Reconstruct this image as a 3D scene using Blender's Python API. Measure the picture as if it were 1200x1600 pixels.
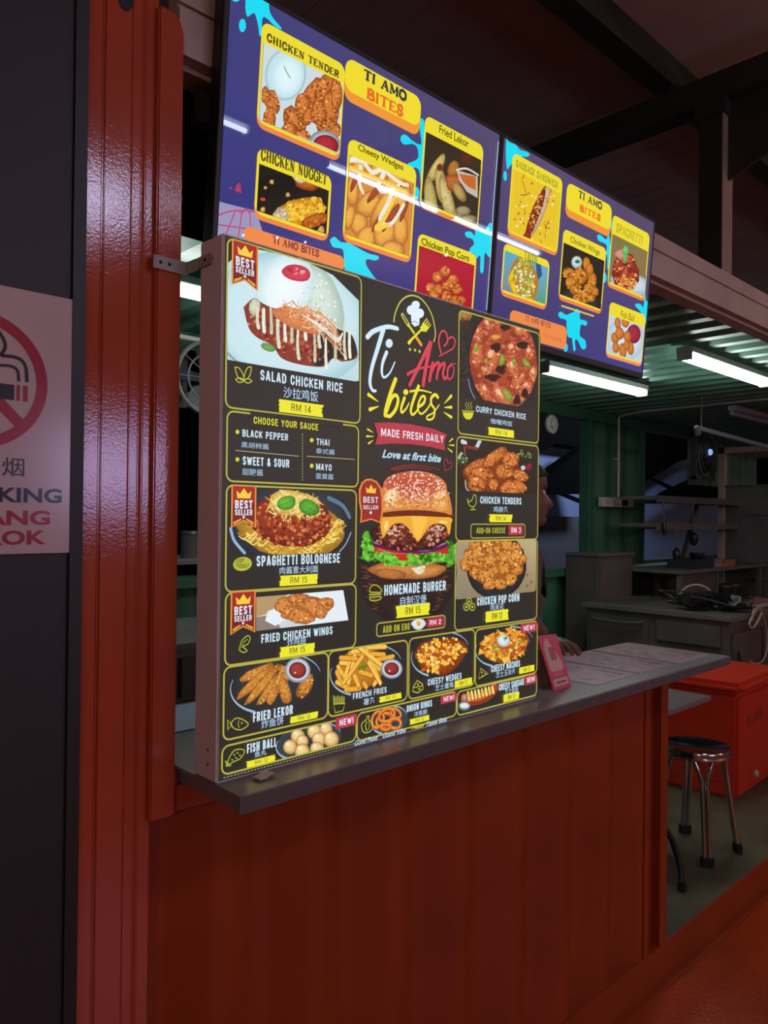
import bpy, bmesh, math, random
from math import sin, cos, pi, radians
from mathutils import Vector, Matrix
from mathutils.geometry import tessellate_polygon
random.seed(7)
S = bpy.context.scene
for o in list(bpy.data.objects): bpy.data.objects.remove(o)
COL = S.collection

# ------------------------------------------------------------------ camera
F_PX, YAW, PITCH, ROLL = 1202.2, .7654, .0052, .0109
FWD = Vector((sin(YAW)*cos(PITCH), cos(YAW)*cos(PITCH), sin(PITCH)))
R0 = Vector((cos(YAW), -sin(YAW), 0)); U0 = R0.cross(FWD)
RT = R0*cos(ROLL) + U0*sin(ROLL); UP = -R0*sin(ROLL) + U0*cos(ROLL)
EYE = Vector((0, 0, 1.5))
cd = bpy.data.cameras.new('camera'); cam = bpy.data.objects.new('camera', cd); COL.objects.link(cam)
m = Matrix((RT, UP, -FWD)).transposed().to_4x4(); m.translation = EYE
cam.matrix_world = m
cd.sensor_fit = 'VERTICAL'; cd.sensor_height = 36.0; cd.lens = F_PX/1600*36
cd.clip_start = .05; cd.clip_end = 100
S.camera = cam

# ------------------------------------------------------------------ world, lights, exposure
S.view_settings.view_transform = 'Standard'; S.view_settings.look = 'None'
S.view_settings.exposure = 0.0; S.view_settings.gamma = 1.0; S.view_settings.use_curve_mapping = False
w = bpy.data.worlds.new('night'); S.world = w; w.use_nodes = True
w.node_tree.nodes['Background'].inputs[0].default_value = (.052, .042, .040, 1)
w.node_tree.nodes['Background'].inputs[1].default_value = 1.0
try:
    S.cycles.use_denoising = True; S.cycles.max_bounces = 6; S.cycles.sample_clamp_indirect = 4
except Exception: pass

def area_lamp(name, loc, sx, sy, power, col, rot=(0, 0, 0)):
    l = bpy.data.lights.new(name, 'AREA'); l.shape = 'RECTANGLE'; l.size = sx; l.size_y = sy
    l.energy = power; l.color = col
    o = bpy.data.objects.new(name, l); COL.objects.link(o); o.location = loc; o.rotation_euler = rot
    return o
# unseen point fills added behind the camera to brighten the stall and roof
def bulb(name, loc, power, col, r=.07):
    l = bpy.data.lights.new(name, 'POINT'); l.energy = power; l.color = col; l.shadow_soft_size = r
    o = bpy.data.objects.new(name, l); COL.objects.link(o); o.location = loc; return o
bulb('hall_light', (-3.0, -2.6, 2.7), 72, (1.0, .80, .78))
bulb('hall_light', (1.4, -5.2, 2.7), 40, (1.0, .80, .76))
bulb('hall_light', (6.4, -4.6, 2.6), 90, (1.0, .72, .60))
bulb('hall_light', (7.6, -1.2, 2.7), 22, (1.0, .70, .56))
# unseen area light added behind the kitchen to brighten the blue wall outside
area_lamp('yard_light', (9.4, 4.3, 3.3), .9, .3, 46, (.62, .76, 1.0), (radians(50), 0, 0))

# ------------------------------------------------------------------ helpers
def lin(h):
    if isinstance(h, str):
        h = tuple(int(h[i:i+2], 16)/255 for i in (0, 2, 4))
    return tuple((c/12.92 if c <= .04045 else ((c+.055)/1.055)**2.4) for c in h)

def ray(x, y): return FWD + RT*((x-600)/F_PX) - UP*((y-800)/F_PX)

def mat(name, col, rough=.5, metal=0, spec=.5, bump=0, bscale=60, var=0, vscale=4, emit=None, es=1, coat=0):
    mt = bpy.data.materials.new(name); mt.use_nodes = True
    nt = mt.node_tree; b = nt.nodes['Principled BSDF']
    c = lin(col); b.inputs['Base Color'].default_value = (*c, 1)
    b.inputs['Roughness'].default_value = rough; b.inputs['Metallic'].default_value = metal
    b.inputs['Specular IOR Level'].default_value = spec; b.inputs['Coat Weight'].default_value = coat
    tc = nt.nodes.new('ShaderNodeTexCoord')
    if var:
        n = nt.nodes.new('ShaderNodeTexNoise'); n.inputs['Scale'].default_value = vscale; n.inputs['Detail'].default_value = 6
        nt.links.new(tc.outputs['Object'], n.inputs['Vector'])
        r = nt.nodes.new('ShaderNodeMapRange'); r.inputs['From Min'].default_value = .3; r.inputs['From Max'].default_value = .7
        r.inputs['To Min'].default_value = 1-var; r.inputs['To Max'].default_value = 1+var
        nt.links.new(n.outputs['Fac'], r.inputs['Value'])
        mx = nt.nodes.new('ShaderNodeVectorMath'); mx.operation = 'SCALE'; mx.inputs[0].default_value = c
        nt.links.new(r.outputs[0], mx.inputs['Scale']); nt.links.new(mx.outputs[0], b.inputs['Base Color'])
    if bump:
        n = nt.nodes.new('ShaderNodeTexNoise'); n.inputs['Scale'].default_value = bscale; n.inputs['Detail'].default_value = 3
        nt.links.new(tc.outputs['Object'], n.inputs['Vector'])
        bp = nt.nodes.new('ShaderNodeBump'); bp.inputs['Strength'].default_value = bump; bp.inputs['Distance'].default_value = .002
        nt.links.new(n.outputs['Fac'], bp.inputs['Height']); nt.links.new(bp.outputs[0], b.inputs['Normal'])
    if emit:
        b.inputs['Emission Color'].default_value = (*lin(emit), 1); b.inputs['Emission Strength'].default_value = es
    return mt

def print_mat(name, rough, spec, strength):
    """backlit print / screen: the picture is the emission, glass sheen on top; alpha of the colour = grain of the photo"""
    mt = bpy.data.materials.new(name); mt.use_nodes = True; nt = mt.node_tree; b = nt.nodes['Principled BSDF']
    b.inputs['Base Color'].default_value = (.004, .004, .004, 1); b.inputs['Roughness'].default_value = rough
    b.inputs['Specular IOR Level'].default_value = spec
    at = nt.nodes.new('ShaderNodeVertexColor'); at.layer_name = 'Col'
    tc = nt.nodes.new('ShaderNodeTexCoord')
    n = nt.nodes.new('ShaderNodeTexNoise'); n.inputs['Scale'].default_value = 210; n.inputs['Detail'].default_value = 4; n.inputs['Roughness'].default_value = .7
    nt.links.new(tc.outputs['Object'], n.inputs['Vector'])
    r = nt.nodes.new('ShaderNodeMapRange'); r.inputs['From Min'].default_value = .3; r.inputs['From Max'].default_value = .7
    r.inputs['To Min'].default_value = -1; r.inputs['To Max'].default_value = 1
    nt.links.new(n.outputs['Fac'], r.inputs['Value'])
    ma = nt.nodes.new('ShaderNodeMath'); ma.operation = 'MULTIPLY_ADD'; ma.inputs[2].default_value = 1.0
    nt.links.new(r.outputs[0], ma.inputs[0]); nt.links.new(at.outputs['Alpha'], ma.inputs[1])
    mx = nt.nodes.new('ShaderNodeVectorMath'); mx.operation = 'SCALE'
    nt.links.new(at.outputs['Color'], mx.inputs[0]); nt.links.new(ma.outputs[0], mx.inputs['Scale'])
    nt.links.new(mx.outputs[0], b.inputs['Emission Color']); b.inputs['Emission Strength'].default_value = strength
    mt.cycles.emission_sampling = 'NONE'
    return mt

M = dict(
    orange=mat('orange_container_paint', 'b04a2e', .10, spec=.75, bump=.11, bscale=230, var=.10, vscale=5),
    orange2=mat('orange_wall_paint', '923612', .38, bump=.25, bscale=60, var=.15, vscale=3),
    rail=mat('grey_brown_steel_paint', 'b8a294', .5, bump=.2, bscale=40, var=.15, vscale=6),
    dark=mat('charcoal_panel', '2a2829', .55, bump=.2, bscale=30, var=.1),
    dark2=mat('dark_grey_trim', '242325', .5),
    black=mat('black_plastic', '131315', .4), rubber=mat('black_rubber', '0e0d0c', .7),
    sign=mat('sign_white_acrylic', 'c8b2b2', .16, bump=.05, bscale=8),
    signred=mat('sign_red_print', 'a82236', .2), signblack=mat('sign_black_print', '241f20', .2),
    counter=mat('grey_counter_laminate', '7a6e70', .32, bump=.1, bscale=200, var=.08, vscale=30),
    counteredge=mat('grey_counter_edge', '5a5150', .5, var=.1, vscale=20),
    casing=mat('powder_coated_taupe_aluminium', 'e2d6d4', .5, var=.05, vscale=8),
    strap=mat('galvanised_strap', 'a09a96', .5, var=.1, vscale=30),
    steel=mat('brushed_steel', '9a9a98', .32, metal=.9, bump=.1, bscale=30),
    chrome=mat('chrome', 'c8c4c0', .12, metal=1),
    dullsteel=mat('dull_kitchen_steel', '706e6c', .5, metal=.4, var=.2, vscale=3),
    darksteel=mat('dark_kitchen_steel', '5c5450', .55, metal=.25, var=.2, vscale=4),
    green=mat('green_container_paint', '2f5c48', .45, bump=.3, bscale=50, var=.15, vscale=4),
    ceilg=mat('pale_green_ceiling_paint', '5f8a78', .4, bump=.2, bscale=30, var=.12, vscale=3),
    floor=mat('worn_grey_green_floor', '504e38', .5, bump=.5, bscale=40, var=.3, vscale=7),
    ground=mat('red_painted_ground', 'a43a12', .2, bump=1.0, bscale=90, var=.25, vscale=2.5),
    roof=mat('brown_roof_sheet', 'c0a898', .6, var=.1, vscale=2), seam=mat('roof_seam', 'bca690', .5),
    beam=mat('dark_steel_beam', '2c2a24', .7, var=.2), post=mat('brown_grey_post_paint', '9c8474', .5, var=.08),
    blue=mat('blue_painted_wall', '8494bc', .6, var=.12, vscale=1.2), bluegrey=mat('grey_blue_wall', '605e66', .6),
    darkroof=mat('dark_canopy', '0c0b0b', .9, spec=.04),
    tube=mat('glowing_tube', 'ffffff', .5, emit='f4fcf8', es=22), halltube=mat('hall_tube', 'ffffff', .5, emit='dfeaff', es=20),
    deadtube=mat('unlit_tube', '9fb0c4', .3), white=mat('white_plastic', 'b9b4ac', .5, var=.1, vscale=20),
    cooler=mat('orange_red_cooler_plastic', 'c8341c', .35, bump=.2, bscale=20, var=.06), bluemark=mat('faded_blue_print', '7a3a48', .6),
    pink=mat('pink_printed_board', 'd4405c', .35), pale=mat('pale_pink_print', 'd8a8a0', .4), pinkblock=mat('rose_print', 'b45c68', .4),
    grey=mat('grey_board', '85786c', .5), paper=mat('menu_sheet_laminate', 'e0c8cc', .22, var=.08, vscale=30),
    inkd=mat('menu_ink_dark', '5c3c44', .3), inkr=mat('menu_ink_red', 'c88c98', .3), inkp=mat('menu_ink_pale', 'c8acb8', .3),
    tissue=mat('crumpled_tissue', 'b8a89c', .9), cable=mat('pale_cable', 'a89080', .5), bag=mat('black_bag_plastic', '161412', .35),
    green2=mat('green_paper', '3c8a64', .6), pinkp=mat('pink_paper', 'a8607a', .6), cream=mat('cream_paper', 'a89a80', .6),
    booknavy=mat('navy_cover', '1c2530', .6), card=mat('brown_cardboard', '94643e', .8), lilac=mat('lilac_box', '8c7a88', .7),
    skin=mat('skin', '6e4838', .55), shirt=mat('grey_white_shirt', '5c524c', .85, bump=.3, bscale=40), pants=mat('dark_trousers', '26242a', .9),
    hair=mat('black_hair', '120f0e', .6), eye=mat('eye_white', 'c8c0b8', .3), lip=mat('lips', '7a4038', .5),
    litsign=mat('lit_signboard', 'ffffff', .5, emit='b8b0e8', es=9), ledpanel=mat('led_panel_glow', 'ffffff', .5, emit='d4d4ff', es=16),
    led=mat('led_bead', 'ffffff', .5, emit='d8e8e0', es=.5), bluepaper=mat('pale_blue_sheet', '8c96b4', .6),
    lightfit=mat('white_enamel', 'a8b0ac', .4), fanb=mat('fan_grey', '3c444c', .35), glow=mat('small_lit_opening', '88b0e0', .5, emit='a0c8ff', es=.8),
    box_print=print_mat('lightbox_print', .38, .35, 1.0), tv_print=print_mat('tv_picture', .018, .5, 1.0),
)

class G:
    def __init__(s): s.v = []; s.f = []
    def add(s, vs, fs):
        k = len(s.v); s.v += [Vector(p) for p in vs]; s.f += [tuple(i+k for i in f) for f in fs]; return s
    def box(s, x0, x1, y0, y1, z0, z1):
        vs = [(x, y, z) for z in (z0, z1) for y in (y0, y1) for x in (x0, x1)]
        return s.add(vs, [(0, 2, 3, 1), (4, 5, 7, 6), (0, 1, 5, 4), (2, 6, 7, 3), (0, 4, 6, 2), (1, 3, 7, 5)])
    def obox(s, c, ax, ay, az):
        c = Vector(c); ax, ay, az = Vector(ax), Vector(ay), Vector(az)
        vs = [c+ax*i+ay*j+az*k for k in (-1, 1) for j in (-1, 1) for i in (-1, 1)]
        return s.add(vs, [(0, 2, 3, 1), (4, 5, 7, 6), (0, 1, 5, 4), (2, 6, 7, 3), (0, 4, 6, 2), (1, 3, 7, 5)])
    def prism(s, pts, d):
        n = len(pts); d = Vector(d); p = [Vector(q) for q in pts]
        return s.add(p+[q+d for q in p], [tuple(range(n))[::-1], tuple(range(n, 2*n))]+[(i, (i+1) % n, n+(i+1) % n, n+i) for i in range(n)])
    def tube(s, pts, r, n=10, caps=True):
        pts = [Vector(p) for p in pts]; rr = r if isinstance(r, (list, tuple)) else [r]*len(pts); k0 = len(s.v); ref = None
        for i, p in enumerate(pts):
            t = (pts[min(i+1, len(pts)-1)]-pts[max(i-1, 0)]).normalized()
            if ref is None: ref = t.orthogonal().normalized()
            ref = (ref-t*ref.dot(t)).normalized(); b = t.cross(ref)
            s.v += [p+(ref*cos(2*pi*j/n)+b*sin(2*pi*j/n))*rr[i] for j in range(n)]
        for i in range(len(pts)-1):
            for j in range(n):
                a = k0+i*n+j; b_ = k0+i*n+(j+1) % n; s.f.append((a, b_, b_+n, a+n))
        if caps:
            s.f.append(tuple(range(k0, k0+n))[::-1]); e = k0+(len(pts)-1)*n; s.f.append(tuple(range(e, e+n)))
        return s
    def lathe(s, prof, c=(0, 0, 0), n=24, axis='z'):
        c = Vector(c); k0 = len(s.v)
        for r, h in prof:
            for j in range(n):
                a = 2*pi*j/n
                p = (r*cos(a), r*sin(a), h) if axis == 'z' else ((r*cos(a), h, r*sin(a)) if axis == 'y' else (h, r*cos(a), r*sin(a)))
                s.v.append(c+Vector(p))
        for i in range(len(prof)-1):
            for j in range(n):
                a = k0+i*n+j; b = k0+i*n+(j+1) % n; s.f.append((a, b, b+n, a+n))
        s.f.append(tuple(range(k0, k0+n))[::-1]); e = k0+(len(prof)-1)*n; s.f.append(tuple(range(e, e+n)))
        return s

def link(name, me, parent=None, label=None, kind=None, cat=None, group=None):
    o = bpy.data.objects.new(name, me); COL.objects.link(o)
    if parent: o.parent = parent
    if label: o['label'] = label
    if kind: o['kind'] = kind
    if cat: o['category'] = cat
    if group: o['group'] = group
    return o

def world_of(o):
    v = Vector(o.location)
    while o.parent: o = o.parent; v += o.location
    return v

def build(name, g, m, parent=None, label=None, kind=None, cat=None, group=None, bev=0, smooth=40):
    """g holds world coordinates; the object's origin is its parent's, or the base centre of the thing"""
    if parent: org = world_of(parent)
    else:
        lo = [min(p[i] for p in g.v) for i in range(3)]; hi = [max(p[i] for p in g.v) for i in range(3)]
        org = Vector(((lo[0]+hi[0])/2, (lo[1]+hi[1])/2, lo[2]))
    me = bpy.data.meshes.new(name); me.from_pydata([tuple(p-org) for p in g.v], [], g.f); me.update()
    bm = bmesh.new(); bm.from_mesh(me); bmesh.ops.recalc_face_normals(bm, faces=bm.faces)
    if bev:
        es = [e for e in bm.edges if len(e.link_faces) == 2 and e.calc_face_angle(0) > .6]
        bmesh.ops.bevel(bm, geom=es, offset=bev, segments=2, affect='EDGES', clamp_overlap=True)
    bm.to_mesh(me); bm.free()
    me.materials.append(M[m] if isinstance(m, str) else m)
    me.shade_smooth(); me.set_sharp_from_angle(angle=radians(smooth))
    o = link(name, me, parent, label, kind, cat, group)
    if not parent: o.location = org
    return o

def thing(name, label, cat, loc, group=None):
    o = bpy.data.objects.new(name, None); COL.objects.link(o); o.location = loc; o.empty_display_size = .05
    o['label'] = label; o['category'] = cat
    if group: o['group'] = group
    return o

def copy_tree(o, parent=None):
    c = o.copy(); COL.objects.link(c); c.parent = parent
    for ch in [x for x in bpy.data.objects if x.parent == o]: copy_tree(ch, c)
    return c

TCACHE = {}
def text_mesh(s, bold=0.0, shear=0.0):
    key = (s, bold, shear)
    if key in TCACHE: return TCACHE[key]
    c = bpy.data.curves.new('t', 'FONT'); c.body = s; c.size = 1; c.resolution_u = 3; c.fill_mode = 'FRONT'; c.offset = bold; c.shear = shear
    o = bpy.data.objects.new('t', c); COL.objects.link(o)
    dg = bpy.context.evaluated_depsgraph_get(); me = bpy.data.meshes.new_from_object(o.evaluated_get(dg))
    me.calc_loop_triangles()
    v = [(p.co.x, p.co.y) for p in me.vertices]; f = [tuple(t_.vertices) for t_ in me.loop_triangles]
    bpy.data.objects.remove(o); bpy.data.curves.remove(c); bpy.data.meshes.remove(me)
    TCACHE[key] = (v, f); return v, f

# ------------------------------------------------------------------ structure
FL = -.09      # kitchen floor
GR = -.235     # ground outside
WY = 1.35      # outer face of the container side
build('floor_outside', G().box(-6, 16, -9, WY+.02, GR-.05, GR), 'ground', kind='structure', label='glossy red painted ground in front of the stall')
build('floor', G().box(.6, 8.1, WY+.0085, 3.66, FL-.06, FL), 'floor', kind='structure', label='worn grey green kitchen floor')
build('floor_yard', G().box(-3, 20, 3.7, 12, GR-.05, GR), 'darkroof', kind='structure')

def corrugated(x0, x1, y, z0, z1, per=.25, dep=.034, flip=1, yo=.0):
    g = G(); pts = []; x = x0; ks = [(0, 0), (.28, 0), (.5, 1), (.78, 1)]
    while x < x1:
        for a, b in ks:
            if x+a*per <= x1: pts.append((x+a*per, y+flip*b*dep))
        x += per
    pts.append((x1, pts[-1][1]))
    n = len(pts); t = .004*flip
    g.v += [Vector((a, b, z)) for z in (z0, z1) for a, b in pts]+[Vector((a, b+t, z)) for z in (z0, z1) for a, b in pts]
    for i in range(n-1):
        g.f += [(i, i+1, n+i+1, n+i), (2*n+i, 3*n+i, 3*n+i+1, 2*n+i+1), (n+i, n+i+1, 3*n+i+1, 3*n+i), (i, 2*n+i, 2*n+i+1, i+1)]
    return g
build('wall_front', corrugated(.57, 2.62, WY+.004, FL, 1.0, dep=.046), 'orange2', kind='structure', label='orange corrugated container side under the counter')
build('trim_1', G().box(.70, 2.80, WY-.001, WY+.055, .925, .9735).box(.745, 2.79, WY-.001, WY+.055, .974-.0005, .9738), 'orange', kind='structure')
# right end post of the low wall
build('trim_2', G().box(2.735, 2.79, WY-.004, WY+.05, FL, .973).box(2.62, 2.655, WY-.001, WY+.05, FL, .973).box(2.655, 2.735, WY+.028, WY+.05, FL, .973), 'orange2', kind='structure', label='orange end post of the low wall')
# bottom side rail with its lip
build('trim_3', G().box(.55, 2.79, WY-.004, WY+.06, GR+.018, FL+.001).box(2.79, 9, WY-.004, WY+.008, GR+.018, FL+.001).box(.55, 9, WY-.035, WY+.06, GR, GR+.018), 'orange2', kind='structure', label='orange bottom rail of the container')
# corner post left of the serving window
g = G().box(.553, .5815, WY-.006, WY+.06, GR, 2.56)
g.box(.5815, .587, WY-.0035, WY+.06, GR, 2.56).box(.587, .637, WY-.006, WY+.06, GR, 2.56)
g.prism([(.637, WY-.006, GR), (.643, WY+.001, GR), (.660, WY+.001, GR), (.666, WY-.005, GR), (.69, WY-.005, GR), (.69, WY+.06, GR), (.637, WY+.06, GR)], (0, 0, 2.79))
build('trim_4', g, 'orange', kind='structure', label='orange corner post left of the serving window', bev=.0015)
# jamb tube, rounded top
top = [(.684+.025+.026*cos(a), WY-.018, 2.425+.04*sin(a)) for a in [i*pi/2/6 for i in range(7)]]
top = [(x_+.0005, y_, z_-.012) for x_, y_, z_ in top]
build('trim_5', G().prism([(.684, WY-.018, .925), (.7355, WY-.018, .925)]+top+[(.684, WY-.018, 2.453)], (0, .075, 0)), 'orange', kind='structure', label='orange window jamb tube', bev=.003)
build('trim_6', G().prism([(.592+.016*cos(a)+.03, WY-.008, 2.445+.028*sin(a)) for a in [i*2*pi/16 for i in range(16)]], (0, .004, 0)), 'black', kind='structure', label='dark slot of the corner casting')
# small welded angle where the jamb meets the counter
build('trim_7', G().box(.738, .752, 1.352, 1.372, .95, 1.0), 'orange', kind='structure')
# top side rail
g = G().box(.735, 11, WY, WY+.06, 2.492, 2.55).box(.735, 11, WY+.008, WY+.06, 2.484, 2.492).box(.735, 11, WY, WY+.06, 2.392, 2.484).box(.735, 11, WY+.03, WY+.09, 2.38, 2.392)
build('trim_8', g, 'rail', kind='structure', label='grey brown top rail of the container')
# dark hoarding to the left
build('wall_left', G().box(-2.6, .528, WY-.012, WY+.05, GR, 3.6), 'dark', kind='structure', label='charcoal wall panel behind the no smoking sign')
build('trim_9', G().box(.529, .5515, WY-.018, WY+.05, GR, 3.6), 'dark2', kind='structure', label='dark edge strip of the charcoal wall')
# kitchen ceiling, ribs across the container
pts = []; x = .6
while x < 11: pts += [(x, 2.452), (x+.07, 2.452), (x+.1, 2.486), (x+.17, 2.486)]; x += .2
n = len(pts); g = G()
g.v += [Vector((a, y, z+d)) for d in (0, .005) for y in (WY+.06, 3.66) for a, z in pts]
for i in range(n-1): g.f += [(i, i+1, n+i+1, n+i), (2*n+i, 3*n+i, 3*n+i+1, 2*n+i+1)]
build('ceiling', g, 'ceilg', kind='structure', label='pale green ribbed container ceiling')
# back wall with two openings
def panel(x0, x1, z0, z1, nm): build(nm, corrugated(x0, x1, 3.65, z0, z1, per=.28, dep=.036), 'green', kind='structure')
build('wall_back', corrugated(2.6, 4.9, 3.65, FL, 2.452, per=.28), 'green', kind='structure', label='green corrugated back wall')
panel(5.97, 6.94, FL, 2.36, 'wall_back_pier'); panel(4.9, 5.97, FL, 1.05, 'wall_back_low'); panel(6.94, 9.6, FL, 1.08, 'wall_back_low_right')
build('wall_left_end', G().box(.70, .735, 1.42, 3.66, FL, 2.45), 'green', kind='structure')
panel(.735, 1.2, FL, 2.452, 'wall_back_left'); panel(1.2, 2.6, FL, 1.15, 'wall_back_low_left')
build('trim_10', G().box(1.2, 9.9, 3.62, 3.70, 2.36, 2.4515).box(.735, 9.9, 3.662, 3.70, 2.4515, 2.49), 'green', kind='structure', label='green lintel over the back openings')
g = G()
for a, b, c_ in ((4.9, 5.97, 1.05), (6.94, 9.6, 1.08), (1.2, 2.6, 1.15)): g.box(a, b, 3.615, 3.71, c_-.04, c_+.02)
for xx, z0 in ((5.955, 1.05), (6.93, 1.08), (4.9, 1.05), (2.6, 1.15), (1.18, 1.15)): g.box(xx, xx+.035, 3.615, 3.71, z0, 2.36)
build('trim_11', g, 'green', kind='structure', label='green frames of the back openings')
# partition frame far right of the kitchen
build('wall_right', G().box(8.02, 8.06, .5, 3.33, FL, 1.85), 'dullsteel', kind='structure', label='grey steel partition')
build('trim_12', G().box(7.99, 8.07, 3.28, 3.34, FL, 2.24).box(7.99, 8.07, .5, 3.34, 2.18, 2.24), 'rail', kind='structure', label='grey frame of the partition')
build('trim_13', G().box(7.985, 8.02, 2.45, 3.0, .9, .93).box(7.985, 8.02, 2.45, 2.48, .9, 1.58).box(7.985, 8.02, 2.45, 3.0, 1.55, 1.58), 'dullsteel', kind='structure')
build('wall_far_green', corrugated(8.5, 12, 3.9, 1.9, 2.46, per=.22), 'ceilg', kind='structure')

# yard behind: blue wall and dark pitched canopies
def poly_y(pxs, Y, thick): return G().prism([tuple(EYE+ray(x, y)*(Y/ray(x, y).y)) for x, y in pxs], (0, thick, 0))
build('wall_yard', G().box(6.5, 16, 6.2, 6.3, GR, 3.2), 'blue', kind='structure', label='blue painted wall across the yard')
build('wall_yard_dark', G().box(-4, 6.5, 6.2, 6.3, GR, 3.7), 'darkroof', kind='structure')  # near-black backdrop added so the left gap reads dark
build('wall_yard_grey', G().box(8.2, 10.0, 6.12, 6.2, GR, 1.52), 'bluegrey', kind='structure')
cn = [('first', [(820, 640), (930, 640), (930, 702), (868, 693), (820, 722)], [(820, 768), (850, 747), (925, 692), (940, 772), (820, 772)]),
      ('second', [(985, 640), (1125, 640), (1125, 705), (1060, 721), (985, 767)], [(1050, 769), (1122, 735), (1122, 778), (1040, 776)])]
t = thing('yard_canopy', 'dark pitched canopy roof seen through the narrow left window opening', 'canopy', (8.6, 5.7, 1.8))
build('roof_slope', poly_y(cn[0][1], 5.9, .25), 'darkroof', t); build('fascia', poly_y(cn[0][2], 5.6, .2), 'darkroof', t)
build('strut', poly_y([(870, 770), (880, 769), (916, 783), (916, 789)], 5.5, .05), 'darkroof', t)
t = thing('yard_canopy', 'dark pitched canopy roof seen through the wide right window opening behind the shelves', 'canopy', (12, 5.7, 1.8))
build('roof_slope', poly_y(cn[1][1], 5.9, .25), 'darkroof', t); build('fascia', poly_y(cn[1][2], 5.6, .2), 'darkroof', t)
build('strut', poly_y([(1016, 747), (1020, 746), (1060, 764), (1056, 768)], 5.5, .05), 'darkroof', t)

# hall roof, purlin, rafter, post
build('ceiling_hall', G().box(-6, 16, -9, 12, 3.74, 3.8), 'roof', kind='structure', label='brown roof sheet of the food hall')
g = G(); x = -5.9
while x < 16: g.box(x, x+.010, -9, 12, 3.7375, 3.74); x += .19
build('trim_14', g, 'seam', kind='structure', label='seams of the roof sheet')
build('trim_15', G().box(-6, 16, 1.72, 1.83, 3.6, 3.735), 'beam', kind='structure', label='dark steel purlin')
build('trim_16', G().box(-6, 16, 4.9, 5.0, 3.6, 3.735), 'beam', kind='structure')
build('trim_17', G().box(3.6, 3.72, -9, 12, 3.47, 3.6), 'beam', kind='structure', label='dark steel rafter')
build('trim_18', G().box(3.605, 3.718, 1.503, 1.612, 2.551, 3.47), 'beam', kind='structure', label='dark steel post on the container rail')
build('trim_20', G().box(3.606, 3.717, 1.498, 1.5025, 2.551, 3.40), 'post', kind='structure', label='pale brown front plate of the steel post')  # lit front and shaded side of one post put into two colours
build('trim_19', G().prism([(3.66, 1.50, 3.10), (3.66, 1.50, 3.47), (3.66, .95, 3.47), (3.66, 1.05, 3.32), (3.66, 1.25, 3.2)], (.02, 0, 0)).box(3.59, 3.735, 1.485, 1.63, 3.40, 3.47), 'beam', kind='structure', label='dark gusset at the top of the post')

# ------------------------------------------------------------------ lamps
def tube_lamp(x0, x1, y, z, name, label, grp, m='tube'):
    t = thing(name, label, 'lamp', ((x0+x1)/2, y, z), grp)
    build('batten', G().box(x0, x1, y-.046, y+.046, z+.028, z+.06), 'lightfit', t, bev=.003)
    for dy in ((-.022, .022) if m == 'tube' else (0,)):
        build('tube', G().tube([(x0+.012, y+dy, z+.008), (x1-.012, y+dy, z+.008)], .016 if m == 'tube' else .013, 12), m, t)
    for xx in (x0, x1-.014): build('end_cap', G().box(xx, xx+.014, y-.042, y+.042, z-.012, z+.03), 'lightfit', t, bev=.003)
    return t
tube_lamp(3.83, 5.04, 2.64, 2.37, 'tube_lamp', 'lit double tube lamp on the kitchen ceiling just right of the menu light box', 'kitchen tube lamps')
tube_lamp(4.03, 5.20, 1.873, 2.37, 'tube_lamp', 'lit double tube lamp nearest the open side of the kitchen, far right of the photo', 'kitchen tube lamps')
tube_lamp(.95, 2.15, 2.74, 2.37, 'tube_lamp', 'lit double tube lamp seen in the gap between orange jamb and light box', 'kitchen tube lamps')
for i, (a, b) in enumerate(((2.03, 2.34), (2.87, 3.87), (3.99, 5.06))):
    tube_lamp(a, b, -1.08, 3.2, 'hall_tube_lamp', 'lit tube lamp of the hall row facing the stall, %s one' % ('left', 'middle', 'right')[i], 'hall tube lamps', 'halltube')
    build('trim_%d' % (21+i), G().tube([((a+b)/2, -1.08, 3.26), ((a+b)/2, -1.08, 3.735)], .006, 6), 'beam', kind='structure')
t = thing('led_panel_lamp', 'lit square LED panel lamp hung under the hall roof in front of the corner post', 'lamp', (1.55, -1.3, 3.14))
build('glow_panel', G().box(1.17, 1.93, -1.52, -1.08, 3.14, 3.15), 'ledpanel', t); build('case', G().box(1.15, 1.95, -1.54, -1.06, 3.151, 3.19), 'lightfit', t)
for x in (1.25, 1.85): build('hanger', G().tube([(x, -1.3, 3.19), (x, -1.3, 3.735)], .005, 6), 'beam', t)
t = thing('lit_signboard', 'lit pale signboard of the stall opposite, behind the photographer', 'sign', (2.85, -3.62, GR))
build('face', G().box(2.35, 3.35, -3.60, -3.58, 1.55, 2.2), 'litsign', t)
build('case', G().box(2.33, 3.37, -3.70, -3.60, 1.53, 2.22), 'dark2', t)
for xx in (2.45, 3.2): build('leg', G().box(xx, xx+.05, -3.68, -3.63, GR, 1.53), 'dark2', t)
# unlit tube and pipe at the far right of the kitchen ceiling
t = thing('unlit_tube_lamp', 'unlit pale blue tube lamp near the right edge under the ceiling', 'lamp', (6.9, 2.53, 2.36))
build('tube', G().tube([(6.30, 2.53, 2.36), (7.5, 2.53, 2.36)], .02, 10), 'deadtube', t); build('batten', G().box(6.30, 7.5, 2.50, 2.56, 2.38, 2.42), 'lightfit', t)
t = thing('ceiling_pipe', 'grey blue pipe sloping under the unlit tube lamp, above the exhaust fan', 'pipe', (6.9, 2.65, 2.2))
build('pipe', G().tube([(5.77, 2.581, 2.2), (7.711, 2.754, 2.2)], .02, 10), 'deadtube', t); build('elbow', G().tube([(5.77, 2.581, 2.2), (5.80, 2.58, 2.15)], .026, 8), 'dullsteel', t)
for xx in (5.9, 7.5): build('hanger', G().tube([(xx, 2.60, 2.2), (xx, 2.60, 2.46)], .006, 6), 'dullsteel', t)
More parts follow.
